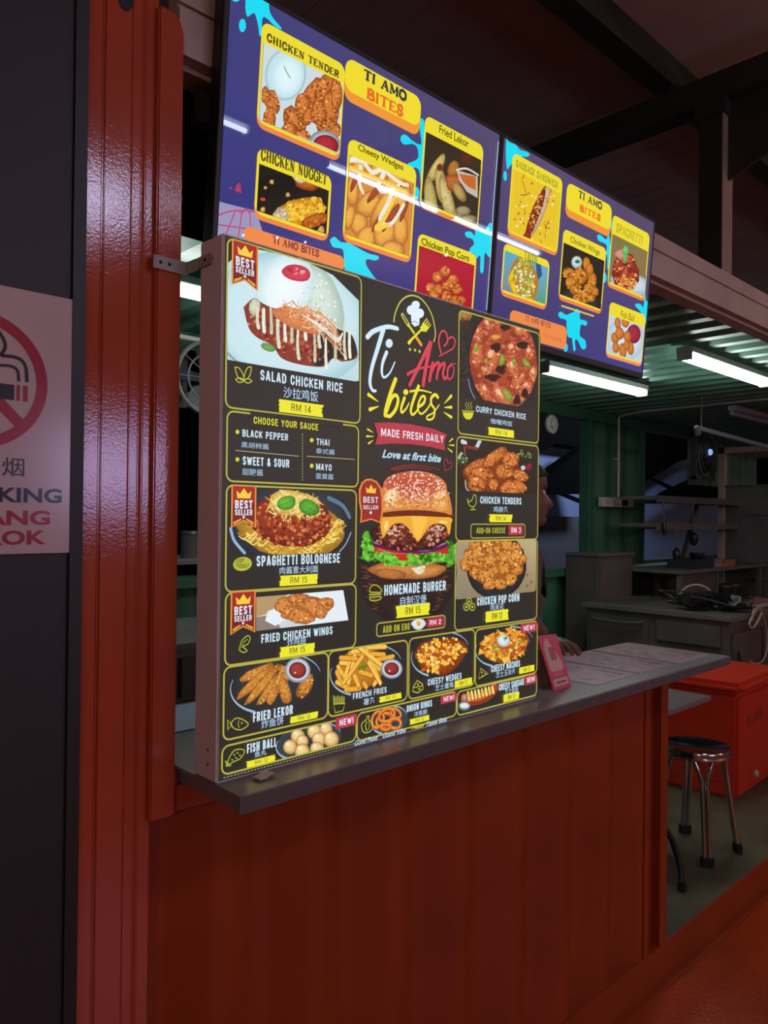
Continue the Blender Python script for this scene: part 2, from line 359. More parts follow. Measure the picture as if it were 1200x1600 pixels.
t = thing('shutter_box', 'dark roller shutter box inside the top of the serving window', 'shutter box', (1.7, 1.6, 2.3))
build('housing', G().box(.742, 2.62, 1.475, 1.80, 2.215, 2.448), 'darkroof', t, bev=.01)  # dark box added to hide the bright ceiling above the left gap
for x in (.742, 2.60): build('end_plate', G().box(x, x+.02, 1.47, 1.81, 2.205, 2.449), 'beam', t)
# glowing flecks added for glints on the ceiling rib ends behind the rail lip
g = G(); x = 2.6
while x < 4.2: g.box(x, x+.014, 1.452, 1.462, 2.395, 2.402); x += .042
o = build('bead_light_string', g, 'led', kind='stuff', label='string of tiny dim bead lights behind the container rail', cat='light string')
# ------------------------------------------------------------------ counter
CT = 1.005
t = thing('serving_counter', 'long grey laminate counter shelf on the orange container wall', 'counter', (1.8, 1.35, .975))
build('worktop', G().box(.756, 2.852, 1.143, 1.546, .9765, CT), 'counter', t, bev=.0025)
build('edge_band', G().box(.754, 2.854, 1.1405, 1.1435, .9745, CT-.002), 'counteredge', t)
for x in (.9, 1.8, 2.7): build('bracket', G().prism([(x, 1.345, .90), (x, 1.345, .974), (x, 1.22, .974), (x, 1.24, .965)], (.012, 0, 0)), 'orange', t)

# ------------------------------------------------------------------ light box
LX0, LX1, LY, LYB, LZ0, LZ1 = .760, 1.763, 1.226, 1.306, 1.0055, 2.018
box = thing('menu_light_box', 'large lit black menu light box standing on the counter', 'light box', ((LX0+LX1)/2, LY+.04, LZ0))
build('casing', G().box(LX0, LX1, LY, LYB, LZ0, LZ1), 'casing', box, bev=.003, label='taupe aluminium casing')
for z in (1.062, 1.035): build('screw', G().lathe([(.0035, 0), (.003, -.0015), (.0015, -.002)], (LX0, LY+.03, z), 10, 'x'), 'chrome', box)
for z in (1.98,): build('screw', G().lathe([(.003, 0), (.002, -.0015)], (LX0, LY+.035, z), 10, 'x'), 'chrome', box)
# metal strap from the jamb to the light box
t = thing('metal_strap', 'bent grey metal strap screwed to the jamb and the light box side', 'bracket', (.72, 1.32, 1.97))
build('strap', G().box(.676, .742, WY-.0225, WY-.0185, 1.957, 1.982).prism([(.742, WY-.0225, 1.957), (.757, 1.305, 1.966), (.757, 1.305, 1.986), (.742, WY-.0225, 1.982)], (0, .004, 0)).box(.7555, .759, 1.262, 1.306, 1.968, 1.988), 'strap', t)
for x in (.69, .708): build('screw', G().lathe([(.0035, 0), (.002, -.002)], (x, WY-.0225, 1.97), 10, 'y'), 'rubber', t)
build('screw', G().lathe([(.0035, 0), (.002, -.002)], (.7555, 1.28, 1.979), 10, 'x'), 'rubber', t)

# ------------------------------------------------------------------ television screens
TT = .0801; TDIR = Vector((0, sin(TT), -cos(TT))); TN = Vector((0, -cos(TT), -sin(TT)))
TO = Vector((0, 1.296, 1.5+.9756*1.078)); TH = .5537
def tvp(x, d, back=0): return Vector((x, 0, 0))+TO+TDIR*d-TN*back
def television(x0, x1, label, pic_label):
    c = tvp((x0+x1)/2, TH, .02)
    t = thing('menu_television', label, 'television', c, 'menu televisions over the serving window')
    def slab(a, b, d0, d1, b0, b1):
        vs = [tvp(x, d, k) for k in (b0, b1) for d in (d0, d1) for x in (a, b)]
        return G().add(vs, [(0, 2, 3, 1), (4, 5, 7, 6), (0, 1, 5, 4), (2, 6, 7, 3), (0, 4, 6, 2), (1, 3, 7, 5)])
    build('back_shell', slab(x0, x1, 0, TH, .006, .040), 'black', t, bev=.003)
    bz = .0105
    for nm, s_ in (('bezel', slab(x0, x1, 0, bz, 0, .008)), ('bezel', slab(x0, x1, TH-.017, TH, 0, .008)), ('bezel', slab(x0, x0+bz, bz, TH-.017, 0, .008)), ('bezel', slab(x1-bz, x1, bz, TH-.017, 0, .008))):
        build(nm, s_, 'dark2', t, bev=.001)
    for x in (x0+.2, x1-.2): build('mount', G().tube([tvp(x, .15, .035), tvp(x, .02, .12)], .01, 6), 'beam', t)
    return t
X1, X2, X3 = .8044, 1.6772, 2.5584
tv1 = television(X1, X2-.001, 'left and nearer of the two large menu televisions, partly behind the light box', '')
tv2 = television(X2+.001, X3, 'right and farther of the two large menu televisions, nearer the grey roof post', '')
build('trim_30', G().box(.80, 2.6, 1.39, 1.42, 2.30, 2.36), 'beam', kind='structure')

# ------------------------------------------------------------------ stand and sheets on the counter
t = thing('payment_stand', 'small pink and red payment board leaning back beside the light box', 'sign stand', (1.93, 1.27, CT))
b0, b1 = Vector((1.876, 1.244, CT+.0005)), Vector((1.975, 1.25, CT+.0005)); t0, t1 = Vector((1.876, 1.303, 1.156)), Vector((1.975, 1.305, 1.152))
def quadslab(a, b, c, d, th):
    n = (b-a).cross(d-a).normalized()*th
    return G().prism([a, b, c, d], n)
build('board', quadslab(b0, b1, t1, t0, -.004), 'pink', t)
NP = (b1-b0).cross(t0-b0).normalized(); 
if NP.y > 0: NP = -NP
def bp(u, v, l=.0006): return b0+(b1-b0)*u+(t0-b0)*v+NP*l
def board_piece(nm, pts, m, l=.0008): build(nm, G().prism([bp(u, v, l) for u, v in pts], -NP*.0004), m, t)
arch = [(.12, .36)]+[(.50-.38*cos(a), .66+.28*sin(a)) for a in [i*pi/12 for i in range(13)]]+[(.88, .36), (.78, .32), (.22, .32)]
board_piece('pale_panel', arch, 'pale')
board_piece('pink_block', [(.34, .52), (.66, .52), (.66, .76), (.34, .76)], 'pinkblock', .0012)
board_piece('pale_label', [(.10, .06), (.90, .06), (.90, .19), (.10, .19)], 'pale')
board_piece('dark_strip', [(.24, .105), (.78, .105), (.78, .135), (.24, .135)], 'inkd', .0012)
board_piece('pale_line', [(.18, .25), (.82, .25), (.82, .262), (.18, .262)], 'pale'); board_piece('pale_line', [(.18, .29), (.72, .29), (.72, .296), (.18, .296)], 'pale')
build('foot', G().prism([(1.868, 1.30, CT+.0005), (1.868, 1.36, CT+.0005), (1.868, 1.315, 1.11)], (.10, 0, 0)), 'grey', t)

def sheet(x0, x1, y0, y1, label, k):
    t = thing('menu_sheet', label, 'menu', ((x0+x1)/2, (y0+y1)/2, CT), 'laminated menu sheets')
    z = CT+.0005
    build('laminate', G().box(x0, x1, y0, y1, z, z+.0015), 'paper', t, bev=.0004)
    z += .0016; rnd = random.Random(k); g1, g2, g3 = G(), G(), G()
    W, H = x1-x0, y1-y0
    # page read from the -X side: text rows run along Y
    for r in range(9):
        xx = x0+W*(.10+.088*r); yy = y0+H*.07
        while yy < y1-H*.10:
            ln = H*rnd.uniform(.04, .13); k_ = rnd.random()
            (g1 if k_ < .10 else g2 if k_ < .6 else g3).box(xx, xx+W*.03, yy, min(yy+ln, y1-H*.06), z, z+.0003); yy += ln+H*.03
    g1.box(x0+W*.80, x0+W*.92, y0+H*.08, y0+H*.22, z, z+.0004).box(x0+W*.84, x0+W*.92, y0+H*.26, y0+H*.34, z, z+.0004).box(x0+W*.84, x0+W*.90, y0+H*.38, y0+H*.44, z, z+.0004)
    g2.box(x0+W*.1, x0+W*.3, y0+H*.78, y0+H*.92, z, z+.0004)
    for nm, g, m_ in (('dark_print', g1, 'inkd'), ('red_print', g2, 'inkr'), ('pale_print', g3, 'inkp')): build(nm, g, m_, t, kind='stuff')
sheet(2.035, 2.275, 1.205, 1.50, 'laminated menu sheet closest to the pink payment board', 1)
sheet(2.300, 2.530, 1.205, 1.535, 'laminated menu sheet in the middle of the three on the counter', 2)
sheet(2.556, 2.796, 1.200, 1.540, 'laminated menu sheet at the free right end of the counter', 3)

# crumpled tissue by the light box corner
bm = bmesh.new(); bmesh.ops.create_grid(bm, x_segments=9, y_segments=7, size=.5)
rt = random.Random(4)
for v in bm.verts: v.co = Vector((v.co.x*.042, v.co.y*.024, .004+.006*rt.random()))
me = bpy.data.meshes.new('tissue'); bm.to_mesh(me); bm.free(); me.materials.append(M['tissue']); me.shade_smooth()
o = link('tissue', me, label='small crumpled tissue scrap on the counter under the light box', cat='tissue'); o.location = (.845, 1.198, CT-.001); o.rotation_euler.z = .2
sm = o.modifiers.new('thick', 'SOLIDIFY'); sm.thickness = .002

# paint drip on the wall
build('paint_drip', G().tube([(1.199, WY+.001, .70), (1.200, WY+.001, .76), (1.198, WY+.001, .97)], [.0015, .001, .0008], 6), 'orange', label='thin vertical paint drip on the orange wall', cat='paint drip')

# ------------------------------------------------------------------ no smoking sign
SY = WY-.0165
sign = thing('no_smoking_sign', 'white no smoking sign with a red ring on the charcoal wall', 'sign', (.378, SY, 1.431))
build('plate', G().box(.222, .534, SY, SY+.004, 1.431, 1.868), 'sign', sign)
def sgp(px, py): d = ray(px, py); q = EYE+d*(SY/d.y); return q.x, q.z
cx = .378; cz = sgp(60, 594)[1]; ro = sgp(74, 594)[0]-cx
cz = 1.7125
def ring(r0, r1, n=64, y=SY-.0008):
    g = G(); g.v = [Vector((cx+r*cos(2*pi*i/n), y+dy, cz+r*sin(2*pi*i/n))) for dy in (0, .0006) for r in (r0, r1) for i in range(n)]
    for i in range(n):
        j = (i+1) % n; g.f += [(i, j, n+j, n+i), (2*n+i, 3*n+i, 3*n+j, 2*n+j)]
    return g
build('red_ring', ring(ro-.0175, ro), 'signred', sign)
a = radians(-45); dx, dz = cos(a)*(ro-.012), sin(a)*(ro-.012); nx, nz = -sin(a)*.009, cos(a)*.009
build('red_bar', G().prism([(cx-dx-nx, SY-.0006, cz-dz-nz), (cx+dx-nx, SY-.0006, cz+dz-nz), (cx+dx+nx, SY-.0006, cz+dz+nz), (cx-dx+nx, SY-.0006, cz-dz+nz)], (0, .0004, 0)), 'signred', sign)
zc = sgp(10, 612)[1]
xe = sgp(22, 612)[0]
build('cigarette', G().box(cx-.085, xe, SY-.0010, SY-.0006, zc-.0125, zc+.0125), 'signblack', sign)
for a_, b_ in ((26, 31), (36, 43)): build('ember', G().box(sgp(a_, 612)[0], sgp(b_, 612)[0], SY-.0010, SY-.0006, zc-.0130, zc+.0130), 'signred', sign)
def smoke(pts, w):
    q = [Vector((sgp(*p)[0], SY-.0009, sgp(*p)[1])) for p in pts]; L, Rr = [], []
    for i, p in enumerate(q):
        t_ = (q[min(i+1, len(q)-1)]-q[max(i-1, 0)]).normalized(); nn = Vector((-t_.z, 0, t_.x))*w; L.append(p+nn); Rr.append(p-nn)
    g = G(); n = len(q); g.v = L+Rr; g.f = [(i, i+1, n+i+1, n+i) for i in range(n-1)]
    build('smoke_line', g, 'signblack', sign)
def spl(p, n=6):
    out = []
    for i in range(len(p)-1):
        p0, p1, p2, p3 = p[max(i-1, 0)], p[i], p[i+1], p[min(i+2, len(p)-1)]
        for k in range(n):
            t = k/n
            out.append(tuple(.5*((2*p1[j])+(-p0[j]+p2[j])*t+(2*p0[j]-5*p1[j]+4*p2[j]-p3[j])*t*t+(-p0[j]+3*p1[j]-3*p2[j]+p3[j])*t**3) for j in (0, 1)))
    return out+[tuple(p[-1])]
for txt_, px_r, ya, yb, mt_, nm_ in (('禁止吸烟', 38, 716, 745, 'signblack', 'chinese_lettering'), ('NO SMOKING', 96.5, 764, 786.5, 'signblack', 'lettering'), ('DILARANG', 78, 798, 820.5, 'signred', 'lettering'), ('MEROKOK', 72, 828.5, 850.5, 'signred', 'lettering')):
    vs_, fs_ = text_mesh(txt_, 0 if nm_[0] == 'c' else .03, 0); x0_, x1_ = min(p[0] for p in vs_), max(p[0] for p in vs_); y0_, y1_ = min(p[1] for p in vs_), max(p[1] for p in vs_)
    xr_ = sgp(px_r, ya)[0]; zt_, zb_ = sgp(px_r, ya)[1], sgp(px_r, yb)[1]; wx = 2*(xr_-cx)
    g = G(); g.v = [Vector((cx-wx/2+(p[0]-x0_)/(x1_-x0_)*wx, SY-.0008, zb_+(p[1]-y0_)/(y1_-y0_)*(zt_-zb_))) for p in vs_]; g.f = fs_; build(nm_, g, mt_, sign)
smoke(spl([(-14, 571), (8, 571), (22, 574), (28, 582), (29, 596)]), .0022)
smoke(spl([(2, 556), (18, 557), (32, 562), (40, 574), (42, 597)]), .0026)
smoke(spl([(-8, 512), (2, 524), (8, 540), (2, 553), (-10, 556)]), .0026)
# ------------------------------------------------------------------ flat artwork (prints and screens)
def clip_poly(poly, cl):
    """poly: list of (x,y,col4); cl: convex polygon, points inside on a constant side"""
    area = sum(cl[i][0]*cl[(i+1) % len(cl)][1]-cl[(i+1) % len(cl)][0]*cl[i][1] for i in range(len(cl)))
    sg = 1 if area > 0 else -1
    for i in range(len(cl)):
        ax, ay = cl[i]; bx, by = cl[(i+1) % len(cl)]; out = []
        if not poly: return poly
        d = [sg*((bx-ax)*(p[1]-ay)-(by-ay)*(p[0]-ax)) for p in poly]
        if min(d) >= 0: continue
        for j in range(len(poly)):
            p, q = poly[j], poly[(j+1) % len(poly)]; dp, dq = d[j], d[(j+1) % len(poly)]
            if dp >= 0: out.append(p)
            if (dp >= 0) != (dq >= 0):
                t = dp/(dp-dq); out.append((p[0]+(q[0]-p[0])*t, p[1]+(q[1]-p[1])*t, tuple(a+(b-a)*t for a, b in zip(p[2], q[2]))))
        poly = out
    return poly

class Art:
    """collects coloured polygons on a plane; points are given where the photo shows them and carried onto the plane"""
    def __init__(s, org, u, v, n, mat_, lift0=.0004, step=.000006):
        s.o, s.u, s.v, s.n = Vector(org), Vector(u), Vector(v), Vector(n); s.m = mat_; s.l0 = lift0; s.st = step
        s.lift = lift0; s.buf = []; s.clip = None; s.gr = 0
    def q(s, x, y):
        d = ray(x, y); k = (s.o-EYE).dot(s.n)/d.dot(s.n); p = EYE+d*k-s.o; return (p.dot(s.u), p.dot(s.v))
    def c(s, h, g=None):
        return (*lin(h), s.gr if g is None else g)
    def raw(s, poly):     # poly in uv with colours
        if s.clip: poly = clip_poly(poly, s.clip)
        if len(poly) >= 3: s.buf.append((poly, s.lift))
    def up(s): s.lift += s.st
    def P(s, pts, col, smooth=False, uv=False, g=None):
        if smooth: pts = spl(list(pts)+[pts[0]], 5)[:-1]
        q = pts if uv else [s.q(*p) for p in pts]; c = s.c(col, g)
        if len(q) > 3:
            for t in tessellate_polygon([[Vector((a, b, 0)) for a, b in q]]): s.raw([(*q[i], c) for i in t])
        else: s.raw([(*p, c) for p in q])
        s.up()
    def V(s, pts, cols):   # quad with a colour per corner (a gradient of the picture)
        s.raw([(*s.q(*p), s.c(c)) for p, c in zip(pts, cols)]); s.up()
    def E(s, cx, cy, rx, ry, c0, c1=None, ang=0, wob=0, n=14, off=(-.25, -.3), mid=.6, seed=0):
        rn = random.Random(seed+int(cx*13+cy*7)); a = radians(ang); c1 = c1 or c0; C0, C1 = s.c(c0), s.c(c1)
        CM = tuple(x*.75+y*.25 for x, y in zip(C0, C1)); ou, mi = [], []
        ph = rn.random()*6
        for i in range(n):
            t = 2*pi*i/n; k = 1+wob*(sin(3*t+ph)*.5+rn.uniform(-.7, .7))
            for L, f in ((ou, 1), (mi, mid)):
                x, y = rx*cos(t)*f*k+off[0]*rx*(1-f), ry*sin(t)*f*k+off[1]*ry*(1-f)
                L.append((*s.q(cx+x*cos(a)-y*sin(a), cy+x*sin(a)+y*cos(a)), C1 if f == 1 else CM))
        if c1 == c0: s.raw(ou); s.up(); return
        ctr = (*s.q(cx+off[0]*rx*.6, cy+off[1]*ry*.6), C0)
        for i in range(n):
            j = (i+1) % n; s.raw([ou[i], ou[j], mi[j], mi[i]]); s.raw([mi[i], mi[j], ctr])
        s.up()
    def L(s, pts, w, col, smooth=True, uv=False, w2=None, closed=False, cap=True, k=5):   # stroke, width in metres
        q = list(pts) if uv else [s.q(*p) for p in pts]
        if closed: q = q+[q[0]]
        if smooth and len(q) > 2: q = spl(q, k)
        c = s.c(col); n = len(q); w2 = w if w2 is None else w2; A, B = [], []
        for i in range(n):
            a, b = q[max(i-1, 0)], q[min(i+1, n-1)]
            if closed and i in (0, n-1): a, b = q[n-2], q[1]
            tx, ty = b[0]-a[0], b[1]-a[1]; l = math.hypot(tx, ty) or 1; h = (w+(w2-w)*i/(n-1))/2
            A.append((q[i][0]-ty/l*h, q[i][1]+tx/l*h, c)); B.append((q[i][0]+ty/l*h, q[i][1]-tx/l*h, c))
        for i in range(n-1): s.raw([A[i], A[i+1], B[i+1], B[i]])
        if cap and not closed:
            for (x, y), r in ((q[0], w/2), (q[-1], w2/2)):
                if r > .0008: s.raw([(x+r*cos(t*pi/4), y+r*sin(t*pi/4), c) for t in range(8)])
        s.up()
    def rr_uv(s, x0, y0, x1, y1, r=.008):     # rounded rectangle between two photo points
        (a, b), (c, d) = s.q(x0, y0), s.q(x1, y1); u0, u1, v0, v1 = min(a, c), max(a, c), min(b, d), max(b, d)
        r = min(r, (u1-u0)/2.01, (v1-v0)/2.01); out = []
        for ux, vx, st in ((u1-r, v1-r, 0), (u0+r, v1-r, 90), (u0+r, v0+r, 180), (u1-r, v0+r, 270)):
            out += [(ux+r*cos(radians(st+k*18)), vx+r*sin(radians(st+k*18))) for k in range(6)]
        return out
    def RR(s, x0, y0, x1, y1, col, r=.008, g=None): s.P(s.rr_uv(x0, y0, x1, y1, r), col, uv=True, g=g)
    def RO(s, x0, y0, x1, y1, col, w=.003, r=.014): s.L(s.rr_uv(x0, y0, x1, y1, r), w, col, smooth=False, uv=True, closed=True)
    def T(s, txt, x0, y0, x1, y1, col, bold=.02, shear=0.0):
        (a, b), (c, d) = s.q(x0, y0), s.q(x1, y1); s.Tuv(txt, min(a, c), min(b, d), max(a, c), max(b, d), col, bold, shear)
    def Tuv(s, txt, u0, v0, u1, v1, col, bold, shear):
        vs, fs = text_mesh(txt, bold, shear); x0 = min(p[0] for p in vs); x1 = max(p[0] for p in vs); y0 = min(p[1] for p in vs); y1 = max(p[1] for p in vs)
        C = s.c(col, 0); q = [(u0+(p[0]-x0)/(x1-x0)*(u1-u0), v0+(p[1]-y0)/(y1-y0)*(v1-v0), C) for p in vs]
        for f in fs: s.raw([q[i] for i in f])
        s.up()
    def SL(s, txt, x0, y0, x1, y1, col, th=.0032):       # slab serif capitals
        (a, b), (c, d) = s.q(x0, y0), s.q(x1, y1); u0, u1, v0, v1 = min(a, c), max(a, c), min(b, d), max(b, d)
        ws = [SLAB.get(ch, (.5, []))[0] for ch in txt]; tot = sum(ws)+.16*(len(txt)-1); k = (u1-u0)/tot; x = u0; H = v1-v0
        for ch, w_ in zip(txt, ws):
            for st in SLAB.get(ch, (0, []))[1]:
                thick, pts = st
                s.L([(x+p[0]*w_*k, v0+p[1]*H) for p in pts], th*(1 if thick else .5), col, smooth=thick == 2, uv=True, cap=thick == 2, k=3)
            x += (w_+.16)*k
    def N(s, txt, x0, y0, x1, y1, col, wt=.15):     # narrow bold grotesque capitals
        (a, b), (c, d) = s.q(x0, y0), s.q(x1, y1); s.Nuv(txt, min(a, c), min(b, d), max(a, c), max(b, d), col, wt)
    def Nuv(s, txt, u0, v0, u1, v1, col, wt=.15):
        H = v1-v0; ws = [SANS[ch][0] for ch in txt]; n = len(txt); gap = .26; k = (u1-u0)/(sum(ws)+gap*(n-1)); x = u0; C = s.c(col, 0)
        t = min(H*(wt+.02), k*.43)
        for ch, w_ in zip(txt, ws):
            W = w_*k
            for pl in SANS[ch][1]:
                q = [(x+t/2+p[0]*(W-t), v0+t/2+p[1]*(H-t)) for p in pl]
                for i in range(len(q)-1):
                    (ax, ay), (bx, by) = q[i], q[i+1]; l = math.hypot(bx-ax, by-ay) or 1; dx, dy = (bx-ax)/l, (by-ay)/l
                    e = t*.22 if len(q) > 2 else (t*.5 if dx*dy == 0 else t*.3); h = t/2
                    s.raw([(ax-dx*e-dy*h, ay-dy*e+dx*h, C), (bx+dx*e-dy*h, by+dy*e+dx*h, C), (bx+dx*e+dy*h, by+dy*e-dx*h, C), (ax-dx*e+dy*h, ay-dy*e-dx*h, C)])
            x += W+gap*k
        s.up()
    def scat(s, n, region, sz, cols, kind='E', seed=1, asp=1.0, ang=None, dark=None, wob=.2):
        """many small bits inside an ellipse (cx,cy,rx,ry,ang) of the picture"""
        rn = random.Random(seed); cx, cy, rx, ry, ra = region; ra = radians(ra)
        for i in range(n):
            r, t = math.sqrt(rn.random()), rn.random()*2*pi; x, y = rx*r*cos(t), ry*r*sin(t); px, py = cx+x*cos(ra)-y*sin(ra), cy+x*sin(ra)+y*cos(ra)
            z = rn.uniform(*sz); c = rn.choice(cols); an = rn.uniform(0, 180) if ang is None else ang+rn.uniform(-20, 20)
            if kind == 'E': s.E(px, py, z, z*asp, c, dark, an, wob, 8, seed=i)
            else:
                l = z; a = radians(an); b = rn.uniform(-.4, .4)*l
                s.L([(px-l*cos(a), py-l*sin(a)), (px+b*sin(a), py+b*cos(a)), (px+l*cos(a), py+l*sin(a))], asp, c, k=3, cap=False)
    def crust(s, cx, cy, rx, ry, ang=0, base='d98a3c', edge='8a4418', hi='f0b868', n=26, seed=0, z=.16):
        s.E(cx, cy, rx, ry, base, edge, ang, .12, 16, seed=seed)
        m_ = min(rx, ry)
        s.scat(n, (cx, cy, rx*.9, ry*.9, ang), (m_*z*.7, m_*z*1.6), [hi, base, edge, base, base, edge], seed=seed+5, asp=.7)
    def flush(s, name, parent, label=None):
        if not s.buf: return None
        org = world_of(parent); vs, fs, cs = [], [], []
        for poly, lf in s.buf:
            k = len(vs); 
            for a, b, c in poly: vs.append(tuple(s.o+s.u*a+s.v*b+s.n*lf-org)); cs.append(c)
            fs.append(tuple(range(k, k+len(poly))))
        me = bpy.data.meshes.new(name); me.from_pydata(vs, [], fs)
        at = me.color_attributes.new('Col', 'FLOAT_COLOR', 'POINT'); at.data.foreach_set('color', [x for c in cs for x in c])
        me.materials.append(M[s.m]); s.buf = []; s.lift = s.l0
        return link(name, me, parent, label)

V1, H1 = 1, 0
def st(*p): return (1, list(p))
def hr(*p): return (0, list(p))
def cu(*p): return (2, list(p))
SLAB = {
 'T': (.8, [st((.5, 0), (.5, 1)), hr((0, .97), (1, .97)), hr((0, .8), (0, 1)), hr((1, .8), (1, 1)), hr((.25, .03), (.75, .03))]),
 'I': (.35, [st((.5, 0), (.5, 1)), hr((0, .97), (1, .97)), hr((0, .03), (1, .03))]),
 'A': (.9, [st((.5, 1), (.9, 0)), hr((.5, 1), (.1, 0)), hr((.25, .35), (.75, .35)), hr((-.05, .03), (.3, .03)), hr((.7, .03), (1.05, .03))]),
 'M': (1.1, [hr((.12, 0), (.15, 1)), st((.15, 1), (.5, .15)), hr((.5, .15), (.85, 1)), st((.85, 1), (.88, 0)), hr((0, .03), (.28, .03)), hr((.72, .03), (1, .03)), hr((0, .97), (.15, .97)), hr((.85, .97), (1, .97))]),
 'O': (.85, [cu((.5, 1), (.1, .8), (.05, .5), (.1, .2), (.5, 0)), cu((.5, 0), (.9, .2), (.95, .5), (.9, .8), (.5, 1))]),
 'B': (.75, [st((.2, 0), (.2, 1)), hr((0, .97), (.5, .97)), hr((0, .03), (.5, .03)), cu((.5, .98), (.85, .88), (.8, .6), (.3, .53)), cu((.3, .53), (.9, .45), (.98, .12), (.5, .02))]),
 'E': (.72, [st((.2, 0), (.2, 1)), hr((0, .97), (.95, .97)), hr((0, .03), (.98, .03)), hr((.2, .5), (.65, .5)), hr((.95, .75), (.95, 1)), hr((.98, 0), (.98, .25)), hr((.65, .4), (.65, .6))]),
 'S': (.65, [cu((.88, .75), (.75, .95), (.4, .99), (.12, .8), (.3, .57), (.7, .45), (.92, .22), (.6, .01), (.25, .05), (.08, .28))]),
 'C': (.8, [cu((.9, .72), (.7, .97), (.3, .93), (.07, .5), (.3, .06), (.7, .03), (.93, .28))]),
 'H': (.9, [st((.2, 0), (.2, 1)), st((.8, 0), (.8, 1)), hr((.2, .5), (.8, .5))]+[hr((a, b), (a+.4, b)) for a in (0, .6) for b in (.03, .97)]),
 'K': (.9, [st((.2, 0), (.2, 1)), hr((.2, .4), (.85, .97)), st((.42, .6), (.85, .03)), hr((0, .03), (.4, .03)), hr((0, .97), (.4, .97)), hr((.65, .03), (1, .03)), hr((.62, .97), (1, .97))]),
 'N': (.9, [hr((.18, 0), (.18, 1)), st((.18, 1), (.82, 0)), hr((.82, 0), (.82, 1)), hr((0, .03), (.36, .03)), hr((.64, .97), (1, .97)), hr((0, .97), (.18, .97))]),
 'D': (.85, [st((.2, 0), (.2, 1)), hr((0, .97), (.5, .97)), hr((0, .03), (.5, .03)), cu((.5, .98), (.85, .85), (.95, .5), (.85, .15), (.5, .02))]),
 'R': (.85, [st((.2, 0), (.2, 1)), hr((0, .97), (.5, .97)), hr((0, .03), (.4, .03)), cu((.5, .98), (.85, .88), (.8, .58), (.3, .5)), st((.5, .5), (.85, .03)), hr((.75, .03), (1, .03))]),
 'G': (.85, [cu((.9, .72), (.7, .97), (.3, .93), (.07, .5), (.3, .06), (.7, .03), (.88, .15)), st((.88, .0), (.88, .45)), hr((.6, .45), (1, .45))]),
 'U': (.9, [cu((.2, 1), (.2, .3), (.35, .03), (.65, .03), (.8, .3), (.8, 1)), hr((0, .97), (.4, .97)), hr((.6, .97), (1, .97))]),
 'P': (.75, [st((.2, 0), (.2, 1)), hr((0, .97), (.5, .97)), hr((0, .03), (.45, .03)), cu((.5, .98), (.9, .88), (.85, .52), (.3, .47))]),
 'W': (1.2, [st((.12, 1), (.32, 0)), hr((.32, 0), (.5, .9)), st((.5, .9), (.68, 0)), hr((.68, 0), (.88, 1)), hr((0, .97), (.25, .97)), hr((.75, .97), (1, .97))]),
 ' ': (.45, []),
}
_O = [(0, .2), (0, .8), (.3, 1), (.7, 1), (1, .8), (1, .2), (.7, 0), (.3, 0), (0, .2)]
